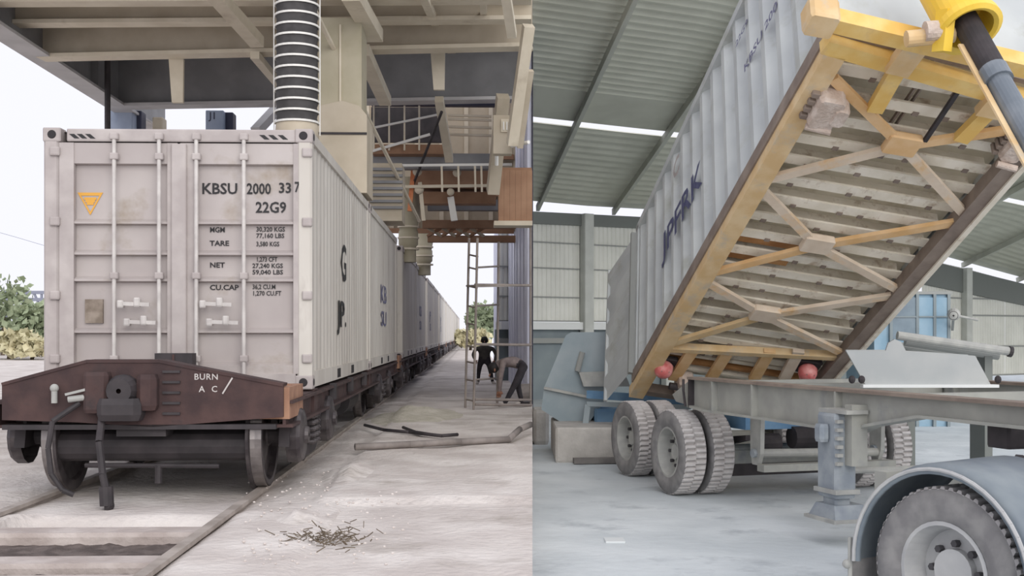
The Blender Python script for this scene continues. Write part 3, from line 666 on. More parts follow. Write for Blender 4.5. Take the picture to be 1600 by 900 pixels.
person('person', 'person in grey shirt bending down beside the scaffold tower', FT, (gx, gy, .03), {k:(x,y,z+.03) for k,(x,y,z) in bn.items()}, RAD, dict(mats=['skin','shirt_grey','trousers','shoe'], map=cmap), face=(-.6,-.2,-.75))
# small pump at the worker's hands
pm = thing('pump_motor', 'small grey pump motor on the ground behind the bending worker', 'machine', FT, tuple(at(824,636,21.6)))
q_ = at(822, 620, 21.75)
part(pm,'motor_body',MB().cyl((q_.x-.1,21.75,.28),(q_.x+.1,21.75,.28),.16,16),'hose'); part(pm,'base_plate',MB().box(q_.x-.14,q_.x+.1,21.6,21.9,.05,.1),'dark'); part(pm,'fan_cover',MB().cyl((q_.x-.14,21.75,.28),(q_.x-.1,21.75,.28),.12,16),'dark')

# ------------------------------------------------ ground clutter in the yard
hs = [at(555,706,13.2)+Vector((0,0,.0)), at(640,704,13.5), at(720,696,13.8), at(795,692,14.1), at(812,684,14.6), at(829,674,15.1)]
hs = [Vector((p.x, p.y, .09 + (.02*i if i > 3 else 0))) for i, p in enumerate(hs)]
solo('discharge_pipe', MB().tube(hs, .04, 10), 'hose', 'long grey pipe lying across the yard beside the train', 'pipe', FT, tuple(hs[0]), smooth=True)
for lab, pts in (('thin black hose snaking on the ground near the spilled heap', ((570,672),(600,680),(640,684),(690,690),(715,688))), ('short dark hose curling beside the grey pipe', ((630,676),(650,684),(680,689)))):
    pp = []
    for u, v in pts:
        s_ = EYE*FPX/(v-CV); p = at(u, v, s_); pp.append(Vector((p.x, p.y, .075)))
    solo('rubber_hose', MB().tube(pp, .022, 8), 'dark', lab, 'hose', FT, tuple(pp[0]), smooth=True)
def heap(u, v, rx, ry, h, m, name, label, cat):
    s_ = EYE*FPX/(v-CV); p = at(u, v, s_); mb = MB(); n = 22
    for j in range(n):
        for i in range(n):
            x, y = (i/(n-1)*2-1), (j/(n-1)*2-1); r = min(1, math.hypot(x, y)); z = h*(math.cos(r*math.pi)+1)/2*(.75+.5*noise.noise(Vector((x*3+u, y*3, 1))))
            mb.v.append(Vector((p.x+x*rx, p.y+y*ry, gz(p.x+x*rx, p.y+y*ry)-.015+z)))
    for j in range(n-1):
        for i in range(n-1): a = j*n+i; mb.f.append((a,a+1,a+n+1,a+n))
    return solo(name, mb, m, label, cat, FT, (p.x, p.y, .03), smooth=True)
heap(648, 652, 1.0, 2.2, .16, 'heap', 'spilled_heap', 'low greenish heap of spilled grain beside the wagons', 'heap')
heap(545, 742, .35, 1.4, .10, 'yard', 'dust_bank', 'narrow bank of pale dust beside the rail and bogie', 'heap')
heap(470, 812, .25, .5, .07, 'yard', 'dust_mound', 'small pale dust mound by the right rail near the foreground', 'heap')
tw = MB()
for k in range(130):
    u, v = random.gauss(510, 34), random.gauss(843, 9); s_ = EYE*FPX/(v-CV); p = at(u, v, s_); a = random.uniform(0, 6.28); l = random.uniform(.03,.10)
    tw.bar((p.x,p.y,.02), (p.x+math.cos(a)*l, p.y+math.sin(a)*l, .025+random.uniform(0,.03)), .005, .005)
solo('dry_twigs', tw, 'twig', 'scatter of dry twigs on the dusty foreground ground', 'debris', FT, tuple(at(505,850,7.6)), kind='stuff')
gr = MB()
for k in range(220):
    u, v = random.uniform(380, 640), random.uniform(735, 890); s_ = EYE*FPX/(v-CV); p = at(u, v, s_); r = random.uniform(.004,.014)
    gr.ball((p.x,p.y,.03+r*.3), r, r*random.uniform(.7,1.2), r*.7, 6, 4)
solo('gravel', gr, 'yard', 'loose pebbles scattered along the rail in the foreground', 'gravel', FT, tuple(at(505,850,7.6)), kind='stuff')

# ------------------------------------------------ background left of the train and at the far end
def bush(name, label, u, vb, s, w, h, n, m, trunk=True, cat='tree', grp=None):
    p = at(u, vb, s); p.z = 0
    t = thing(name, label, cat, FT, tuple(p), grp); mb = MB()
    for k in range(n):
        a, b, r = random.uniform(0,6.28), random.uniform(-1,1), random.random()**.4
        c = p + Vector((math.cos(a)*r*w*math.sqrt(1-b*b*.7), math.sin(a)*r*w*.7, h*.58 + b*h*.42*r)); l = random.uniform(.10,.2)*(1+s/90)
        d1 = Vector((random.gauss(0,1),random.gauss(0,1),random.gauss(0,1))).normalized()*l; d2 = d1.cross(Vector((random.gauss(0,1),random.gauss(0,1),random.gauss(0,1)))).normalized()*l*.6
        mb.add([c-d1,c+d2,c+d1,c-d2],[(0,1,2,3)])
    part(t,'foliage',mb,m)
    if trunk:
        part(t,'trunk',MB().cyl(p,p+Vector((.1,0,h*.6)),w*.07,8,w*.04),'trunk')
    return t
bush('roadside_tree','sparse green tree at the far left edge behind the pipe bridge',4,558,78,2.2,5.2,700,'foliage')
bush('roadside_shrub','leafy green shrub beside the left edge of the nearest container',52,557,70,1.3,3.4,700,'foliage',cat='shrub')
bush('dry_shrub','low dry yellowish shrub at the far left edge',14,557,66,1.8,1.6,700,'drygrass',cat='shrub')
bush('dry_hedge','low dry hedge in front of the green shrub left of the train',50,558,64,1.6,1.2,700,'drygrass',cat='shrub')
bush('distant_tree','hazy distant tree beyond the scaffold at the end of the yard',760,548,115,2.2,4.6,800,'foliage')
bush('distant_shrub','yellow green shrub past the end of the long train',735,548,100,1.8,1.8,500,'drygrass',cat='shrub')
br = thing('pipe_bridge','grey elevated pipe bridge in the distance left of the train','bridge',FT,tuple(at(40,560,90)))
for v in (457, 468, 484): a, b = at(-60,v,90), at(90,v,90); part(br,'chord',MB().bar(a,b,.25,.25),'bridge')
for k in range(12): a, b = at(-60+k*12.5,457,90), at(-60+k*12.5+(12.5 if k % 2 else 0),484,90); part(br,'lattice_bar',MB().bar(a,b,.15,.15),'bridge')
for u in (6, 25, -30): a = at(u,484,90); part(br,'bridge_leg',MB().bar((a.x,a.y,0),a,.4,.4),'bridge')
a, b = at(-30,355,60), at(110,395,60)
solo('overhead_wire', MB().tube([a, at(30,372,60), at(60,381,60), b], .012, 6), 'bridge', 'thin overhead wire across the pale sky left of the container', 'wire', FT, tuple(a))

# ================================================================== SETTING: tipping hall
GZ = EYE - 1.88
fl = MB(); k = 32/1830.0
fl.add([(3*k,3,GZ),(60,3,GZ),(60,58,GZ),(22*k*0.97,58,GZ),(22*k,22,GZ)],[(0,1,2,3,4)])
solo('floor', fl, 'hallfloor', 'grey concrete floor of the tipping hall', None, FW, kind='structure')
WO = Vector((0.594, 34, 0)); CD = Vector((.837,.547,0)).normalized(); ND = Vector((-CD.y, CD.x, 0))
FH = Matrix((( CD.x, ND.x, 0, WO.x), (CD.y, ND.y, 0, WO.y), (0,0,1,0), (0,0,0,1)))
TOP = [(-1.2, 4.9), (5.3, 5.0), (18.4, 4.12), (24, 3.35), (34, 2.3)]
def ztop(x):
    for (a, za), (b, zb) in zip(TOP[:-1], TOP[1:]):
        if x <= b: return za + (zb-za)*(x-a)/(b-a)
    return TOP[-1][1]
wb = thing('wall_back', 'pale clad back wall of the tipping hall', None, FH, (0,0,GZ), kind='structure')
def clad(x0, x1, z0, z1t, z1b):
    m = MB(); pr = corr(x0, x1, .16, .025)
    n = len(pr); vs = [(a, -b, z0) for a, b in pr] + [(a, -b, z1t + (z1b-z1t)*(a-x0)/(x1-x0)) for a, b in pr]
    m.add(vs, [(i, i+1, i+1+n, i+n) for i in range(n-1)]); return m
colx = [-1.2, 1.85, 5.0, 8.2, 11.3, 14.2]
for a, b in zip(colx[:-1], colx[1:]):
    zl = [1.75, 2.45, 3.3, 4.05]
    for i, z in enumerate(zl):
        last = i == 3
        part(wb, 'cladding_sheet', clad(a+.02, b-.02, z+.01, ztop(a) if last else zl[i+1]-.01, ztop(b) if last else zl[i+1]-.01), 'shedwall')
        part(wb, 'girt', MB().box(a, b, -.05, .0, z-.02, z+.02), 'girt')
    part(wb, 'lower_sheet', MB().box(a, b, .05, .15, GZ, 1.5), 'shedlow')
    part(wb, 'lower_rail', MB().box(a, b, -.1, .05, 1.1, 1.25), 'girt')
    part(wb, 'ledge', MB().box(a, b, -.2, .1, 1.5, 1.72), 'ledge')
for x, b in ((17.5, 19.97), (19.97, 22.6), (22.6, 25.5), (25.5, 28.5), (28.5, 31.5)):
    zl = [GZ+.3, .9, 2.1, 2.75]
    for i, z in enumerate(zl):
        t1, t2 = (ztop(x), ztop(b)) if i == 3 else (zl[i+1]-.01, zl[i+1]-.01)
        if min(t1, t2) < z+.1: continue
        part(wb, 'cladding_sheet', clad(x+.005, b-.005, z+.01, t1, t2), 'shedwall'); part(wb, 'girt', MB().box(x, b, -.05, 0, z-.03, z+.03), 'girt')
for x in (1.85, 5.0, 19.97, 25.5): part(wb, 'wall_column', MB().bev(x-.17, x+.17, -.3, -.03, GZ, ztop(x), .02), 'shedcol')
part(wb, 'eaves_beam', MB().prism([(-1.2,-.12,4.55),(5.3,-.12,4.65),(14.2,-.12,4.05),(14.2,-.12,ztop(14.2)),(5.3,-.12,5.0),(-1.2,-.12,4.9)],(0,.1,0)), 'darkbeam')
part(wb, 'eaves_beam', MB().prism([(16.8,-.12,3.3),(24,-.12,2.5),(34,-.12,1.4),(34,-.12,2.3),(24,-.12,3.35),(16.8,-.12,ztop(16.8))],(0,.1,0)), 'darkbeam')
# roof: ribbed sheets running across, rafters running towards the open front
ER = Vector((.109,-1,.176))
def rp(x, t, dz=0): 
    return WO + CD*x + Vector((0,0,ztop(x)+.26+dz)) + ER*t
rf = thing('ceiling', 'ribbed metal roof of the tipping hall with light gaps', None, FW, (0,0,0), kind='structure')
xs = [-1.2, 2.0, 5.3, 9, 13, 18.4, 24, 34]
def roof_sheet(t0, t1, period, depth):
    m = MB(); pr = corr(t0, t1, period, depth, .22) if period else [(t0,0),(t1,0)]
    n = len(xs); 
    for a, b in pr:
        for x in xs:
            p = rp(x, a, b)
            lim = p.y*32/1830.0
            if x == xs[0]: p = Vector((lim+.002, p.y, p.z))
            m.v.append(p)
    for i in range(len(pr)-1):
        for j in range(n-1): a = i*n+j; m.f.append((a,a+1,a+n+1,a+n))
    return m
part(rf, 'roof_sheet', roof_sheet(0.0, 6.25, .45, .05), 'roof'); part(rf, 'roof_sheet', roof_sheet(6.62, 8.4, 0, 0), 'roof'); part(rf, 'roof_sheet', roof_sheet(8.4, 15.5, .30, .07), 'roof')
for x in (.2, 3.0, 6.0, 9.5, 13, 16.5, 20, 23.5, 27):
    part(rf, 'rafter', MB().bar(rp(x, -.1, -.12), rp(x+.0, 15.4, -.12), .10, .18), 'rafter')
# ================================================================== tipped container
Pc = Vector((1.70, 16.255, .727)); l_ = Vector((.170,-.852,.492)).normalized(); r_ = Vector((.986,.112,-.147)); r_ = (r_ - l_*r_.dot(l_)).normalized(); u_ = l_.cross(r_)
FC = Matrix(((l_.x,r_.x,u_.x,Pc.x),(l_.y,r_.y,u_.y,Pc.y),(l_.z,r_.z,u_.z,Pc.z),(0,0,0,1))); FCi = FC.inverted()
def und(u, v, z=0.0):                                   # point on the underside plane, container coordinates (along, across, up)
    d = FCi.to_3x3() @ Vector(((u-CU)/FPX, 1, -(v-CV)/FPX)); o = FCi @ Vector((0,0,EYE)); k = (z - o.z)/d.z
    return o + d*k
TL, TW, THt = und(1283, 57).x, 2.44, 2.6
tc = thing('tipped_container', 'white corrugated container tipped steeply on its ochre lifting frame', 'shipping container', FC, (0,0,0))
part(tc, 'side_panel', MB().profile([(a, b) for a, b in corr(.1, TL, .42, .085, .24)], (0, .0, .1), (1,0,0), (0,1,0), (0,0,THt-.18)), 'tipside')
part(tc, 'side_panel', MB().profile(corr(.1, TL, .42, .06, .24), (0, TW, .1), (1,0,0), (0,-1,0), (0,0,THt-.18)), 'tipside')
part(tc, 'roof_panel', MB().box(.05, TL, .03, TW-.03, THt-.06, THt), 'tipside')
part(tc, 'floor_panel', MB().box(.05, TL, .05, TW-.05, .20, .24), 'floor_under')
part(tc, 'front_panel', MB().box(TL-.06, TL, .03, TW-.03, .1, THt), 'tipside')
for y in (0, TW-.06): part(tc, 'top_rail', MB().box(0, TL, y-.02, y+.08, THt-.1, THt+.02), 'tipside')
for y in (-.02, TW-.08):
    part(tc, 'corner_post', MB().box(TL-.12, TL+.04, y, y+.1, .1, THt), 'tipside'); part(tc, 'corner_post', MB().box(0, .12, y, y+.1, .1, THt), 'tipside')
part(tc, 'bottom_rail', MB().box(-.05, TL, -.03, .03, -.02, .14), 'brownrail')
# hanging door at the low end
dd = part(tc, 'door', MB().profile(corr(0, 2.3, .46, .04), (-.02, -.04, .15), (0,0,1), (0,-1,0), (-1.0,-.12,0)), 'tipside')
part(dd, 'door_edge', MB().bar((-.02,-.05,.1), (-.02,-.05,2.5), .08, .06, (1,0,0)), 'girt')
part(dd, 'door_edge', MB().bar((-1.02,-.17,.15), (-1.02,-.17,2.45), .05, .05, (1,0,0)), 'tipside')
# lifting frame: side rails
yl = und(1135, 330).y
part(tc, 'frame_rail', MB().bar((und(985,606).x, .09, -.07), (und(1278,66).x, .09, -.07), .20, .16), 'ochre', 'long ochre side rail')
part(tc, 'frame_rail', MB().bar((.1, TW-.07, -.07), (TL+.2, TW-.07, -.07), .17, .16), 'brownrail', 'long dusty brown side rail')
part(tc, 'rail_lip', MB().bar((.1, TW+.03, -.16), (TL+.2, TW+.03, -.16), .06, .03), 'member')
# cross members of the floor
n = 17
for i in range(n):
    x = .95 + (TL-1.35)*i/(n-1)
    wd = i in (6, 7)
    mb = MB().bar((x, .18, .10), (x, TW-.15, .10), .03, .20).bar((x+.06, .18, .012), (x+.06, TW-.15, .012), .12, .025)
    cm = part(tc, 'cross_member', mb, 'member')
    if wd: part(tc, 'plank', MB().box(x+.14, x+.26, .2, 1.0, .06, .09), 'wood', 'rusty orange plank')
    bl = MB()
    for yy in (.5, 1.0, 1.5, 2.0): y2 = yy+random.uniform(-.2,.2); bl.box(x-.03, x+.02, y2-.03, y2+.03, -.012, .01)
    part(cm, 'clip', bl, 'brownrail', kind='stuff')
# X braces
def brace(p, c, q, m1, m2, w=.10):
    a, o, b = und(*p, -.10), und(*c, -.10), und(*q, -.10)
    for w_ in (a, b): w_.y = min(max(w_.y, .12), TW-.1)
    part(tc, 'brace', MB().bar(a, o, w, .05), m1); part(tc, 'brace', MB().bar(o, b, w, .05), m2)
for c, (ul, lr, ur, ll), ms in (((1410,228), ((1302,122),(1513,335),(1575,203),(1172,278)), ('brace_o','brace','brace_o','brace')),
                            ((1277,384), ((1160,288),(1402,452),(1502,348),(1088,424)), ('brace','brace','brace_o','brace_o')),
                            ((1195,493), ((1085,436),(1312,550),(1402,462),(1030,536)), ('brace','brace','brace','ochre'))):
    brace(ul, c, lr, ms[0], ms[1]); brace(ur, c, ll, ms[2], ms[3])
    o = und(*c, -.13); part(tc, 'gusset', MB().bev(o.x-.13, o.x+.13, o.y-.17, o.y+.17, -.15, -.06, .02), 'brace_o' if c[1] < 300 else 'brace')
# low ladder section
a, b = und(1022, 540, -.06), und(1306, 556, -.06); a.y = max(a.y, .12) ; part(tc, 'tail_beam', MB().bar(a, b, .09, .10), 'ochre')
for u0, u1 in ((1082,1052),(1138,1110),(1203,1178),(1248,1225)):
    p, q = und(u0, 548, -.07), und(u1, 592, -.07); part(tc, 'stub', MB().bar(p, q, .15, .06), 'brace_o' if u0 != 1248 else 'brace')
for k in range(3): x = und(1100, 562+k*11).x; part(tc, 'tail_slat', MB().box(x-.02, x+.03, .2, TW-.2, .02, .1), 'member' if k != 1 else 'wood')
part(tc, 'tail_sill', MB().bar((und(990,600).x, .0, -.05), (und(990,600).x, TW, -.05), .12, .14), 'brownrail')
for u, v in ((1037, 576), (1262, 581)):
    p = und(u, v, -.12)
    t = part(tc, 'tail_lamp', MB().lathe([(.001,.13),(.06,.125),(.105,.09),(.125,.03),(.125,-.04),(.10,-.07)], p, (0,-.15,-1), 20), 'redlamp', 'round pinkish red lamp', smooth=True)
    part(t, 'lamp_bracket', MB().bev(p.x-.16, p.x+.13, p.y-.19, p.y+.17, -.05, .02, .02), 'dark')
    for yy in (-.05, .05): part(t, 'lens_rib', MB().bar(p + Vector((-.09, yy, -.09)), p + Vector((.09, yy, -.09)), .012, .02), 'brownrail')
p = und(1068, 598, -.1); part(tc, 'hinge_block', MB().bev(p.x-.14, p.x+.16, p.y-.1, p.y+.1, -.22, .0, .03), 'bracket', 'chalky hinge block')
part(tc, 'hinge_pin', MB().cyl(p+Vector((0,-.2,-.08)), p+Vector((0,.35,-.08)), .05, 12), 'dark')
# yellow head frame at the raised end
def ybar(p, q, w, h, m='yellow', name='head_beam', z=-.08): return part(tc, name, MB().bar(und(*p, z), und(*q, z), w, h), m)
ybar((1262,22), (1640,112), .15, .16, 'yellow', z=-.16); ybar((1288,66), (1640,168), .16, .14, 'yellow')
ybar((1288,45), (1640,136), .05, .04, 'brownrail', 'bolt_strip', z=-.02)
p = und(1280, 24, -.15); part(tc, 'head_cap', MB().bev(p.x-.14, p.x+.12, p.y-.12, p.y+.15, -.28, -.02, .03), 'ochre')
for pa, pb, pc_ in (((1434,66),(1400,112),(1366,172)), ((1572,140),(1540,178),(1500,218))):
    ybar(pa, pb, .22, .10, 'ochre', 'lug_plate', -.17); ybar(pb, pc_, .15, .08, 'yellow', 'head_strut', -.12)
ybar((1505,130), (1445,220), .04, .04, 'dark', 'pipe', -.12)
for q_ in ((1448,104),(1416,168)): 
    p = und(*q_, .0); part(tc, 'rib', MB().box(p.x-.35, p.x+.35, p.y-.01, p.y+.01, .06, .1), 'brownrail'); part(tc, 'rib', MB().box(p.x-.35, p.x+.35, p.y+.05, p.y+.065, .06, .1), 'brownrail')
# twist lock clusters
def cluster(u, v, sc_, label):
    p = und(u, v, -.12)
    t = part(tc, 'twist_lock', MB().bev(p.x-.2*sc_, p.x+.2*sc_, p.y-.13*sc_, p.y+.13*sc_, -.26*sc_-.02, 0, .04), 'bracket', label)
    part(t, 'lock_head', MB().bev(p.x-.12*sc_, p.x+.12*sc_, p.y+.05*sc_, p.y+.2*sc_, -.3*sc_, -.1, .04), 'bracket')
    for k in range(4): part(t, 'lock_tooth', MB().bev(p.x-.18*sc_+.1*k*sc_, p.x-.12*sc_+.1*k*sc_, p.y-.2*sc_, p.y-.12*sc_, -.2*sc_, -.04, .01), 'brownrail')
    part(t, 'lock_handle', MB().cyl(p+Vector((-.22*sc_,-.12*sc_,-.12)), p+Vector((-.2*sc_,.12*sc_,-.16)), .035, 10), 'bracket')
cluster(1290, 162, 1.0, 'chalk covered twist lock block'); cluster(1584, 226, .8, 'dusty twist lock at the brown rail')
# hydraulic cylinder: yellow barrel hung on the head frame, grey telescopic rod going down to the tractor
e0 = und(1512, 40, -.35); B0 = FC @ e0; B1 = Vector((4.35, 7.6, .86)); dv = (B1-B0).normalized()
hc = thing('hydraulic_ram', 'yellow hydraulic ram with grey telescopic rod lifting the tipped container', 'hydraulic cylinder', FW, tuple(B0))
ax = (dv*.6 + Vector((.75,-.15,-.1))).normalized(); ax = dv
b0 = B0 - dv*.75
part(hc, 'barrel', MB().lathe([(.0,0),(.22,0),(.235,.03),(.235,.72),(.27,.73),(.275,.80),(.235,.82),(.20,.80),(.20,.55),(.0,.55)], b0, dv, 32), 'cyl', smooth=False)
part(hc, 'barrel_lug', MB().bar(B0+Vector((-.20,-.05,.12)), B0+Vector((-.22,0,-.22)), .09, .14), 'cyl')
part(hc, 'trunnion', MB().cyl(B0+Vector((-.5,.05,-.1)), B0+Vector((-.1,.05,-.06)), .07, 14), 'ochre'); part(hc, 'trunnion_cap', MB().cyl(B0+Vector((-.36,.0,-.05)), B0+Vector((-.22,.0,-.04)), .085, 14), 'bracket')
part(hc, 'outer_stage', MB().cyl(B0-dv*.3, B0+dv*.62, .11, 20), 'dark', smooth=False)
part(hc, 'inner_stage', MB().cyl(B0+dv*.6, B1, .095, 20), 'rodgrey'); part(hc, 'stage_collar', MB().cyl(B0+dv*.56, B0+dv*.70, .118, 20), 'rodgrey')
part(hc, 'guide_strip', MB().bar(B0+dv*.2+Vector((-.13,0,-.03)), B0+dv*2.4+Vector((-.13,0,-.03)), .05, .02), 'ochre')
# lettering on the tipped side
def slt(txt, u, v, size, m, y=-.006, width=None, spacing=1.0):
    d = FCi.to_3x3() @ Vector(((u-CU)/FPX, 1, -(v-CV)/FPX)); o = FCi @ Vector((0,0,EYE)); k = (y - o.y)/d.y; p = o + d*k
    lettering(tc, txt, p, (1,0,0), (0,0,1), size, m, .02, width=width, spacing=spacing)
slt('JPFRK', 1036, 404, .55, 'navy', width=1.75); slt('KBSU 200', 1163, 115, .16, 'faded', width=1.0)
slt('22G9', 1150, 75, .12, 'faded', width=.4); slt('C', 1052, 285, .42, 'contframe')

# ================================================================== trailer
ta = Vector((.298,-.954,0)).normalized(); tr_ = Vector((-ta.y, ta.x, 0))
FR = Matrix(((ta.x,tr_.x,0,2.13),(ta.y,tr_.y,0,13.66),(0,0,1,GZ),(0,0,0,1)))
tl = thing('container_trailer', 'dusty grey container trailer chassis under the tipped container', 'trailer', FR, (0,0,0))
D = 1.38
def beam(y, nm):
    pr = [(-.02,D-.02),(7.2,D-.02),(7.2,D-.17),(4.25,D-.17),(3.5,D-.30),(3.3,D-.37),(2.97,D-.37),(1.5,D-.36),(.35,D-.36),(-.02,D-.33)]
    b = part(tl, nm, MB().prism([(x,y-.02,z) for x,z in pr],(0,.04,0)), 'chassis')
    part(b, 'top_flange', MB().box(-.02,7.2,y-.09,y+.09,D-.02,D+.01), 'brownrail' )
    f = MB()
    for (x0,z0),(x1,z1) in zip(pr[2:-1],pr[3:]): f.bar((x0,y,z0),(x1,y,z1),.18,.025)
    part(b, 'bottom_flange', f, 'chassis')
    for x in (.02,.6,1.5,3.05): part(b, 'web_stiffener', MB().box(x-.012,x+.012,y-.09,y+.09,D-.35,D-.02), 'dark' if x == .02 else 'chassis')
    return b
beam(0,'frame_beam'); beam(2.5,'frame_beam')
for x in (.15,1.2,3.4,4.6,6.0): part(tl,'cross_bearer',MB().box(x-.06,x+.06,.05,2.45,D-.16,D-.03),'chassis')
part(tl,'rear_tongue',MB().prism([(-.5,-.05,D-.22),(.0,-.05,D-.02),(.0,-.05,D-.33),(-.4,-.05,D-.30)],(0,.1,0)),'chassis'); part(tl,'rear_tongue',MB().prism([(-.5,2.45,D-.22),(.0,2.45,D-.02),(.0,2.45,D-.33),(-.4,2.45,D-.30)],(0,.1,0)),'chassis')
def tyre(parent, c, ax, R=.5, w=.29, deep=True, rim='hub', nseg=54):
    h = w/2
    side = MB().lathe([(R*.57,-h*.75),(R*.62,-h*.97),(R*.80,-h*1.04),(R*.93,-h*.98),(R*.975,-h*.86)],c,ax,48); side.lathe([(R*.975,h*.86),(R*.93,h*.98),(R*.80,h*1.04),(R*.62,h*.97),(R*.57,h*.75)],c,ax,48)
    t = part(parent,'tyre',side,'tyre',smooth=True)
    prof = [(R*.97,-h*.9),(R,-h*.8),(R,-h*.3),(R,-h*.05),(R,h*.05),(R,h*.3),(R,h*.8),(R*.97,h*.9)]
    def mod(i,j,r):
        ph = (i + (1 if j >= 4 else 0)) % 3
        return r-.04 if (ph == 0 and 1 <= j <= 6) else r
    part(t,'tread',MB().lathe(prof,c,ax,nseg*5//2//3*3,mod),'tyretread')
    part(t,'rim',MB().lathe([(R*.57,-h*.75),(R*.60,-h*.9),(R*.55,-h*.92),(R*.50,-h*.3),(R*.48,.01 if deep else -h*.6),(R*.2,0 if deep else -h*.65),(R*.18,-h*.3 if deep else -h*.95),(.001,-h*.3 if deep else -h*.95)],c,ax,36),rim,smooth=False)
    bm_ = MB(); axv = Vector(ax).normalized(); a_ = axv.cross(Vector((0,0,1))).normalized(); b_ = axv.cross(a_); c = Vector(c)
    for k in range(8):
        th = k*math.pi/4; p = c + (a_*math.cos(th)+b_*math.sin(th))*R*.32 - axv*(0 if deep else h*.65); bm_.cyl(p, p-axv*.04, .022, 6)
    part(t,'wheel_nut',bm_,'hubdark',kind='stuff')
    return t
for x, ys in ((-.2,(-.12,.24,2.28,2.64)), (-2.05,(.12,.46,2.2,2.55))):
    for y in ys: tyre(tl,(x,y,.5),(0,1,0))
    part(tl,'axle',MB().cyl((x,ys[0],.5),(x,ys[-1],.5),.07,14),'chassis')
    part(tl,'axle_beam',MB().box(x-.08,x+.08,ys[1]+.2,ys[2]-.2,.34,.5),'chassis')
    for y in (.5,1.95):
        part(tl,'leaf_spring',MB().prism([(x-.5,y,.66),(x,y,.56),(x+.5,y,.66),(x+.5,y,.72),(x,y,.66),(x-.5,y,.72)],(0,.08,0)),'dark')
for y in (.42,1.98):
    hb = part(tl,'spring_hanger',MB().prism([(.55,y,D-.36),(.80,y,D-.36),(.78,y,.55),(.72,y,.42),(.60,y,.42),(.56,y,.55)],(0,.05,0)),'hub'); part(hb,'pivot',MB().cyl((.67,y-.04,.55),(.67,y+.1,.55),.05,12),'jack')
part(tl,'radius_rod',MB().cyl((.7,.45,.55),(.7,2.0,.52),.05,12),'hub'); part(tl,'cross_tube',MB().box(.75,.9,.4,2.1,.36,.44),'chassis')
part(tl,'axle_under',MB().box(-.3,-.1,.5,2.1,.2,.34),'dark')
part(tl,'brake_chamber',MB().cyl((.25,.7,.62),(.25,.95,.62),.11,14),'dark'); part(tl,'air_tank',MB().cyl((.3,1.1,.68),(.3,1.9,.68),.13,14),'dark')
part(tl,'blue_under_tray',MB().box(-.45,.3,.5,2.0,.78,.95),'bluemach')
# landing leg
jy = -.16
lg = part(tl,'landing_leg',MB().bev(3.03,3.35,jy-.11,jy+.11,.42,D-.20,.03),'jack'); part(lg,'inner_tube',MB().bev(3.08,3.30,jy-.08,jy+.08,.28,.45,.02),'jack')
part(lg,'leg_foot',MB().prism([(2.98,jy-.16,.24),(3.42,jy-.16,.24),(3.34,jy-.12,.36),(3.04,jy-.12,.36)],(0,.3,0)),'jack'); part(lg,'foot_plate',MB().box(2.95,3.45,jy-.19,jy+.19,.215,.245),'hub')
part(lg,'gear_box',MB().bev(3.12,3.26,jy-.2,jy-.1,.92,1.08,.03),'jack'); part(lg,'leg_bracket',MB().box(3.35,3.46,jy-.02,jy+.14,.72,D-.12),'chassis'); part(lg,'leg_cap',MB().box(3.05,3.5,jy-.1,jy+.12,D-.20,D-.165),'hub')
st_ = MB()
for k in range(6): st_.box(3.35,3.39,jy-.12,jy-.06,.72+.075*k,.75+.075*k)
part(lg,'rack_teeth',st_,'hub',kind='stuff'); part(lg,'leg_rim',MB().box(3.01,3.37,jy-.125,jy+.125,.46,.50),'hub')
lg2 = part(tl,'landing_leg',MB().bev(2.86,3.12,2.5,2.72,.42,D-.20,.03),'jack'); part(lg2,'foot_plate',MB().box(2.77,3.21,2.42,2.8,.215,.245),'hub')
part(tl,'leg_shaft',MB().cyl((2.99,jy,.62),(2.99,2.6,.62),.028,10),'hub')
part(tl,'light_cable',MB().tube([(-.05,-.12,D-.02),(-.03,-.13,D-.15),(.0,-.12,D-.33)],.015,6),'dark')
part(tl,'kingpin_plate',MB().box(5.2,6.8,.3,2.2,D-.22,D-.18),'dark'); part(tl,'kingpin',MB().cyl((6.0,1.25,D-.22),(6.0,1.25,D-.42),.06,12),'dark')
part(tl,'hose_box',MB().bev(4.9,5.15,.05,.3,D-.36,D-.17,.02),'dark')

# ================================================================== tractor rear end
na = Vector((.53,-.85,0)).normalized(); nr = Vector((-na.y,na.x,0))
wc = aw(1497, 893, 6.85); wc.z = GZ+.5
FX = Matrix(((na.x,nr.x,0,wc.x),(na.y,nr.y,0,wc.y),(0,0,1,GZ),(0,0,0,1)))
tk = thing('truck_tractor', 'rear wheel and mudguard of the dusty truck tractor in the foreground', 'truck', FX, (0,0,0))
tyre(tk,(0,.0,.5),(0,1,0),.5,.30,True,'rim',64); tyre(tk,(0,.34,.5),(0,1,0),.5,.30,True,'rim',64); tyre(tk,(0,1.75,.5),(0,1,0)); tyre(tk,(0,2.08,.5),(0,1,0))
part(tk,'axle',MB().cyl((0,.1,.5),(0,2.0,.5),.09,16),'chassis'); part(tk,'hub',MB().cyl((0,-.05,.5),(0,.12,.5),.13,20),'rim')
def fender(y0,y1):
    m = MB(); N = 26
    for i in range(N+1):
        th = math.radians(-8 + 190*i/N); c_, s_ = math.cos(th), math.sin(th)
        for r, y in ((.60,y0+.0),(.575,y0),(.575,y0+.03),(.60,y0+.035),(.635,y0+.07),(.645,y1),(.62,y1)): m.v.append(Vector((c_*r, y, .5+s_*r)))
    for i in range(N):
        for j in range(6): a = i*7+j; m.f.append((a,a+1,a+8,a+7))
    return m
fd = part(tk,'mudguard',fender(-.20,.50),'fender','grey rounded mudguard',smooth=True); part(tk,'mudguard',fender(1.6,2.25),'fender')
rl = MB(); 
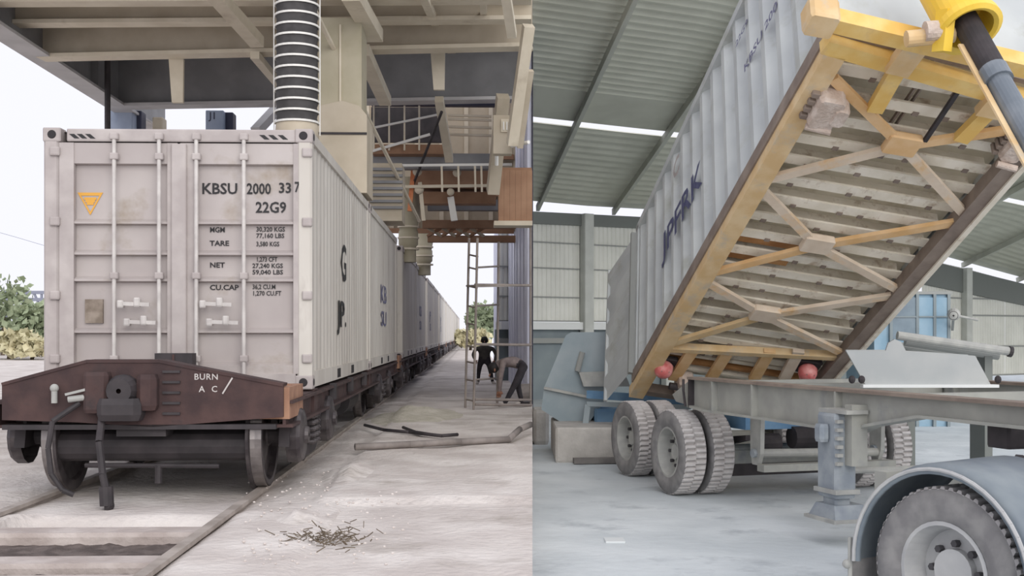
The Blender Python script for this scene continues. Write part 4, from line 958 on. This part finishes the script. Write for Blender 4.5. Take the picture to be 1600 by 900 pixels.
for i in range(26):
    t0, t1 = math.radians(-8+190*i/26), math.radians(-8+190*(i+1)/26); rl.cyl((math.cos(t0)*.605,-.205,.5+math.sin(t0)*.605),(math.cos(t1)*.605,-.205,.5+math.sin(t1)*.605),.012,6)
part(fd,'rolled_edge',rl,'rim')
part(fd,'mud_flap',MB().box(-.66,-.64,-.18,.48,.05,.52),'tyre'); part(fd,'stay',MB().cyl((-.645,-.19,.62),(-.645,-.19,.05),.014,8),'hub'); part(fd,'marker_lamp',MB().ball((-.66,-.2,.45),.03,.03,.03,10,8),'hub')
for y in (.75,1.4): part(tk,'frame_rail',MB().box(-1.0,2.5,y-.04,y+.04,.72,.94),'chassis')
part(tk,'fifth_wheel',MB().bev(-.5,.5,.6,1.55,.96,1.06,.05),'dark'); part(tk,'coupling_stand',MB().box(-.25,.25,.8,1.35,.90,.98),'dark'); part(tk,'end_cross',MB().box(-1.05,-.95,.5,1.65,.70,.95),'chassis')
part(tk,'mudguard_bracket',MB().bar((.0,.55,1.12),(.0,.75,.9),.05,.08),'dark')

# ================================================================== machines and clutter in the hall
bm = thing('grey_bulkhead', 'pale grey bulkhead with pointed lug standing on the trailer deck', 'bulkhead', FW, tuple(aw(1435,606,11.5)))
Yb = 11.5; zb = .862; P2 = lambda u,v: aw(u,v,Yb)
poly = [P2(1352,606),P2(1548,606),P2(1524,556),P2(1416,549),P2(1408,534),P2(1398,530),P2(1388,536),P2(1384,548),P2(1322,548)]
poly = [Vector((p.x,p.y,max(p.z,zb))) for p in poly]
part(bm,'front_plate',MB().prism(poly,(.03,.12,0)),'house'); part(bm,'side_wing',MB().prism([poly[0]+Vector((0,.0,0)),poly[8],poly[8]+Vector((.2,.7,-.02)),poly[0]+Vector((.2,.7,0))],(.03,.02,0)),'house'); part(bm,'rear_plate',MB().prism([poly[i]+Vector((.2,.7,0)) for i in (0,1,2,3,7,8)],(0,.05,0)),'house')
part(bm,'base_strip',MB().bar(P2(1345,606)+Vector((0,-.03,.02)),P2(1556,606)+Vector((0,-.03,.02)),.1,.03),'ledge')
for u in (1329,1344,1556): part(bm,'bolt',MB().ball(Vector((P2(u,600).x,Yb-.05,zb+.05)),.035,.035,.04,8,6),'dark')
pp = thing('pipe_rack', 'grey pipes on a rack behind the pale bulkhead', 'pipe rack', FW, tuple(aw(1480,560,15)))
for k, (u0,v0,u1,v1) in enumerate(((1402,524,1576,549),(1414,534,1560,556),(1400,540,1545,565))): part(pp,'pipe',MB().cyl(aw(u0,v0,15+.25*k),aw(u1,v1,15+.25*k),.055,12),'hub' if k == 0 else 'girt')
for u in (1420,1540):
    p = aw(u,556,15.3); part(pp,'rack_post',MB().box(p.x-.05,p.x+.05,15.2,15.7,GZ,p.z),'darkbeam')
part(pp,'pipe_end',MB().cyl(aw(1576,549,15),aw(1581,550,15),.07,12),'dark')
kb = thing('control_cabin', 'pale blue control cabin by the back wall of the hall', 'cabin', FW, tuple(aw(1430,640,24)))
a, b = aw(1366,540,24), aw(1482,460,24); midx = aw(1432,500,24).x
part(kb,'cabin_body',MB().box(a.x,b.x,24,26,GZ,b.z),'cabin'); part(kb,'cabin_roof',MB().box(a.x-.06,b.x+.06,23.94,26.05,b.z,b.z+.06),'girt')
for u0,u1,m in ((1393,1430,'cabindark'),(1434,1458,'cabin'),(1461,1480,'cabin')):
    p,q = aw(u0,530,24),aw(u1,465,24); part(kb,'panel',MB().box(p.x,q.x,23.95,24,p.z,q.z),m)
    part(kb,'panel_rail',MB().box(p.x,q.x,23.92,23.95,aw(0,495,24).z-.015,aw(0,495,24).z+.015),'shedlow')
for u in (1391,1432,1459,1481): p = aw(u,530,24); part(kb,'cabin_post',MB().box(p.x-.03,p.x+.03,23.93,24.0,GZ,b.z),'shedlow')
fl_ = thing('flood_lamp','small flood lamp on an arm beside the blue control cabin','lamp',FW,tuple(aw(1490,492,23.5)))
p = aw(1490,492,23.5); part(fl_,'lamp_head',MB().lathe([(.02,.1),(.1,.08),(.13,-.06),(.1,-.07)],p,(-.4,-1,-.2),14),'hub'); part(fl_,'lamp_glass',MB().lathe([(.001,.085),(.09,.085)],p,(-.4,-1,-.2),14),'dark'); part(fl_,'arm',MB().cyl(p,aw(1528,500,23.5),.025,8),'hub'); part(fl_,'bracket',MB().bar(p,aw(1488,515,24),.05,.05),'girt')
# blue tipping machine at the low end of the container
tm = thing('tipping_machine','blue grey receiving machine at the foot of the tipped container','machine',FW,tuple(aw(900,665,18.5)))
Pm = lambda u,v,Y=18.5: aw(u,v,Y)
part(tm,'hopper_shield',MB().prism([Pm(846,640),Pm(850,606),Pm(884,524),Pm(893,519),Pm(952,519),Pm(962,600),Pm(918,664),Pm(880,662)],(.15,.9,0)),'machgrey')
part(tm,'shield_rib',MB().bar(Pm(850,606,18.45),Pm(918,620,18.45),.05,.04),'hub'); part(tm,'shield_hinge',MB().cyl(Pm(910,550,18.42),Pm(902,580,18.42),.045,10),'girt')
part(tm,'chute_lip',MB().prism([Pm(905,582,18.3),Pm(975,580,18.3),Pm(985,604,18.3),Pm(912,604,18.3)],(0,.6,0)),'hub')
part(tm,'frame_beam',MB().bar(Pm(918,616,18.2),Pm(1090,628,17.6),.1,.12),'bluemach'); part(tm,'frame_beam',MB().bar(Pm(918,631,18.1),Pm(1080,636,17.6),.09,.07),'machgrey')
part(tm,'leg',MB().bar(Pm(918,632,18.1),Pm(914,668,18.1),.09,.09),'machgrey'); part(tm,'leg',MB().bar(Pm(1040,632,18.1),Pm(1040,700,18.1),.09,.09),'bluemach')
part(tm,'blue_tank',MB().bev(Pm(928,0).x,Pm(1060,0).x,18.3,19.2,Pm(0,672).z,Pm(0,638).z,.04),'bluemach','bright blue side tank')
cbk = MB().bev(aw(868,0,17.2).x,aw(1010,0,17.2).x,17.2,19.3,GZ,aw(0,668,17.2).z,.03); solo('concrete_block',cbk,'conc','low concrete block under the blue tipping machine','block',FW,tuple(aw(930,725,17.2)))
solo('rubble_block',MB().bev(aw(833,0,20).x,aw(858,0,20).x,20,20.8,GZ,aw(0,640,20).z,.06),'conc','small concrete stub left of the blue tipping machine','block',FW,tuple(aw(845,700,20)))
a, b = aw(896,719,17.0), aw(985,714,17.1); solo('floor_plank',MB().bar((a.x,a.y,GZ+.05),(b.x,b.y,GZ+.05),.12,.08),'plankdark','dark plank lying on the floor left of the rear tyre','plank',FW,(a.x,a.y,GZ))
p = aw(960,845,1.88*FPX/(845-CV)); solo('paper_scrap',MB().bev(p.x-.09,p.x+.09,p.y-.12,p.y+.1,GZ,GZ+.015,.005),'paper','white scrap lying on the hall floor in front of the tyres','scrap',FW,(p.x,p.y,GZ))
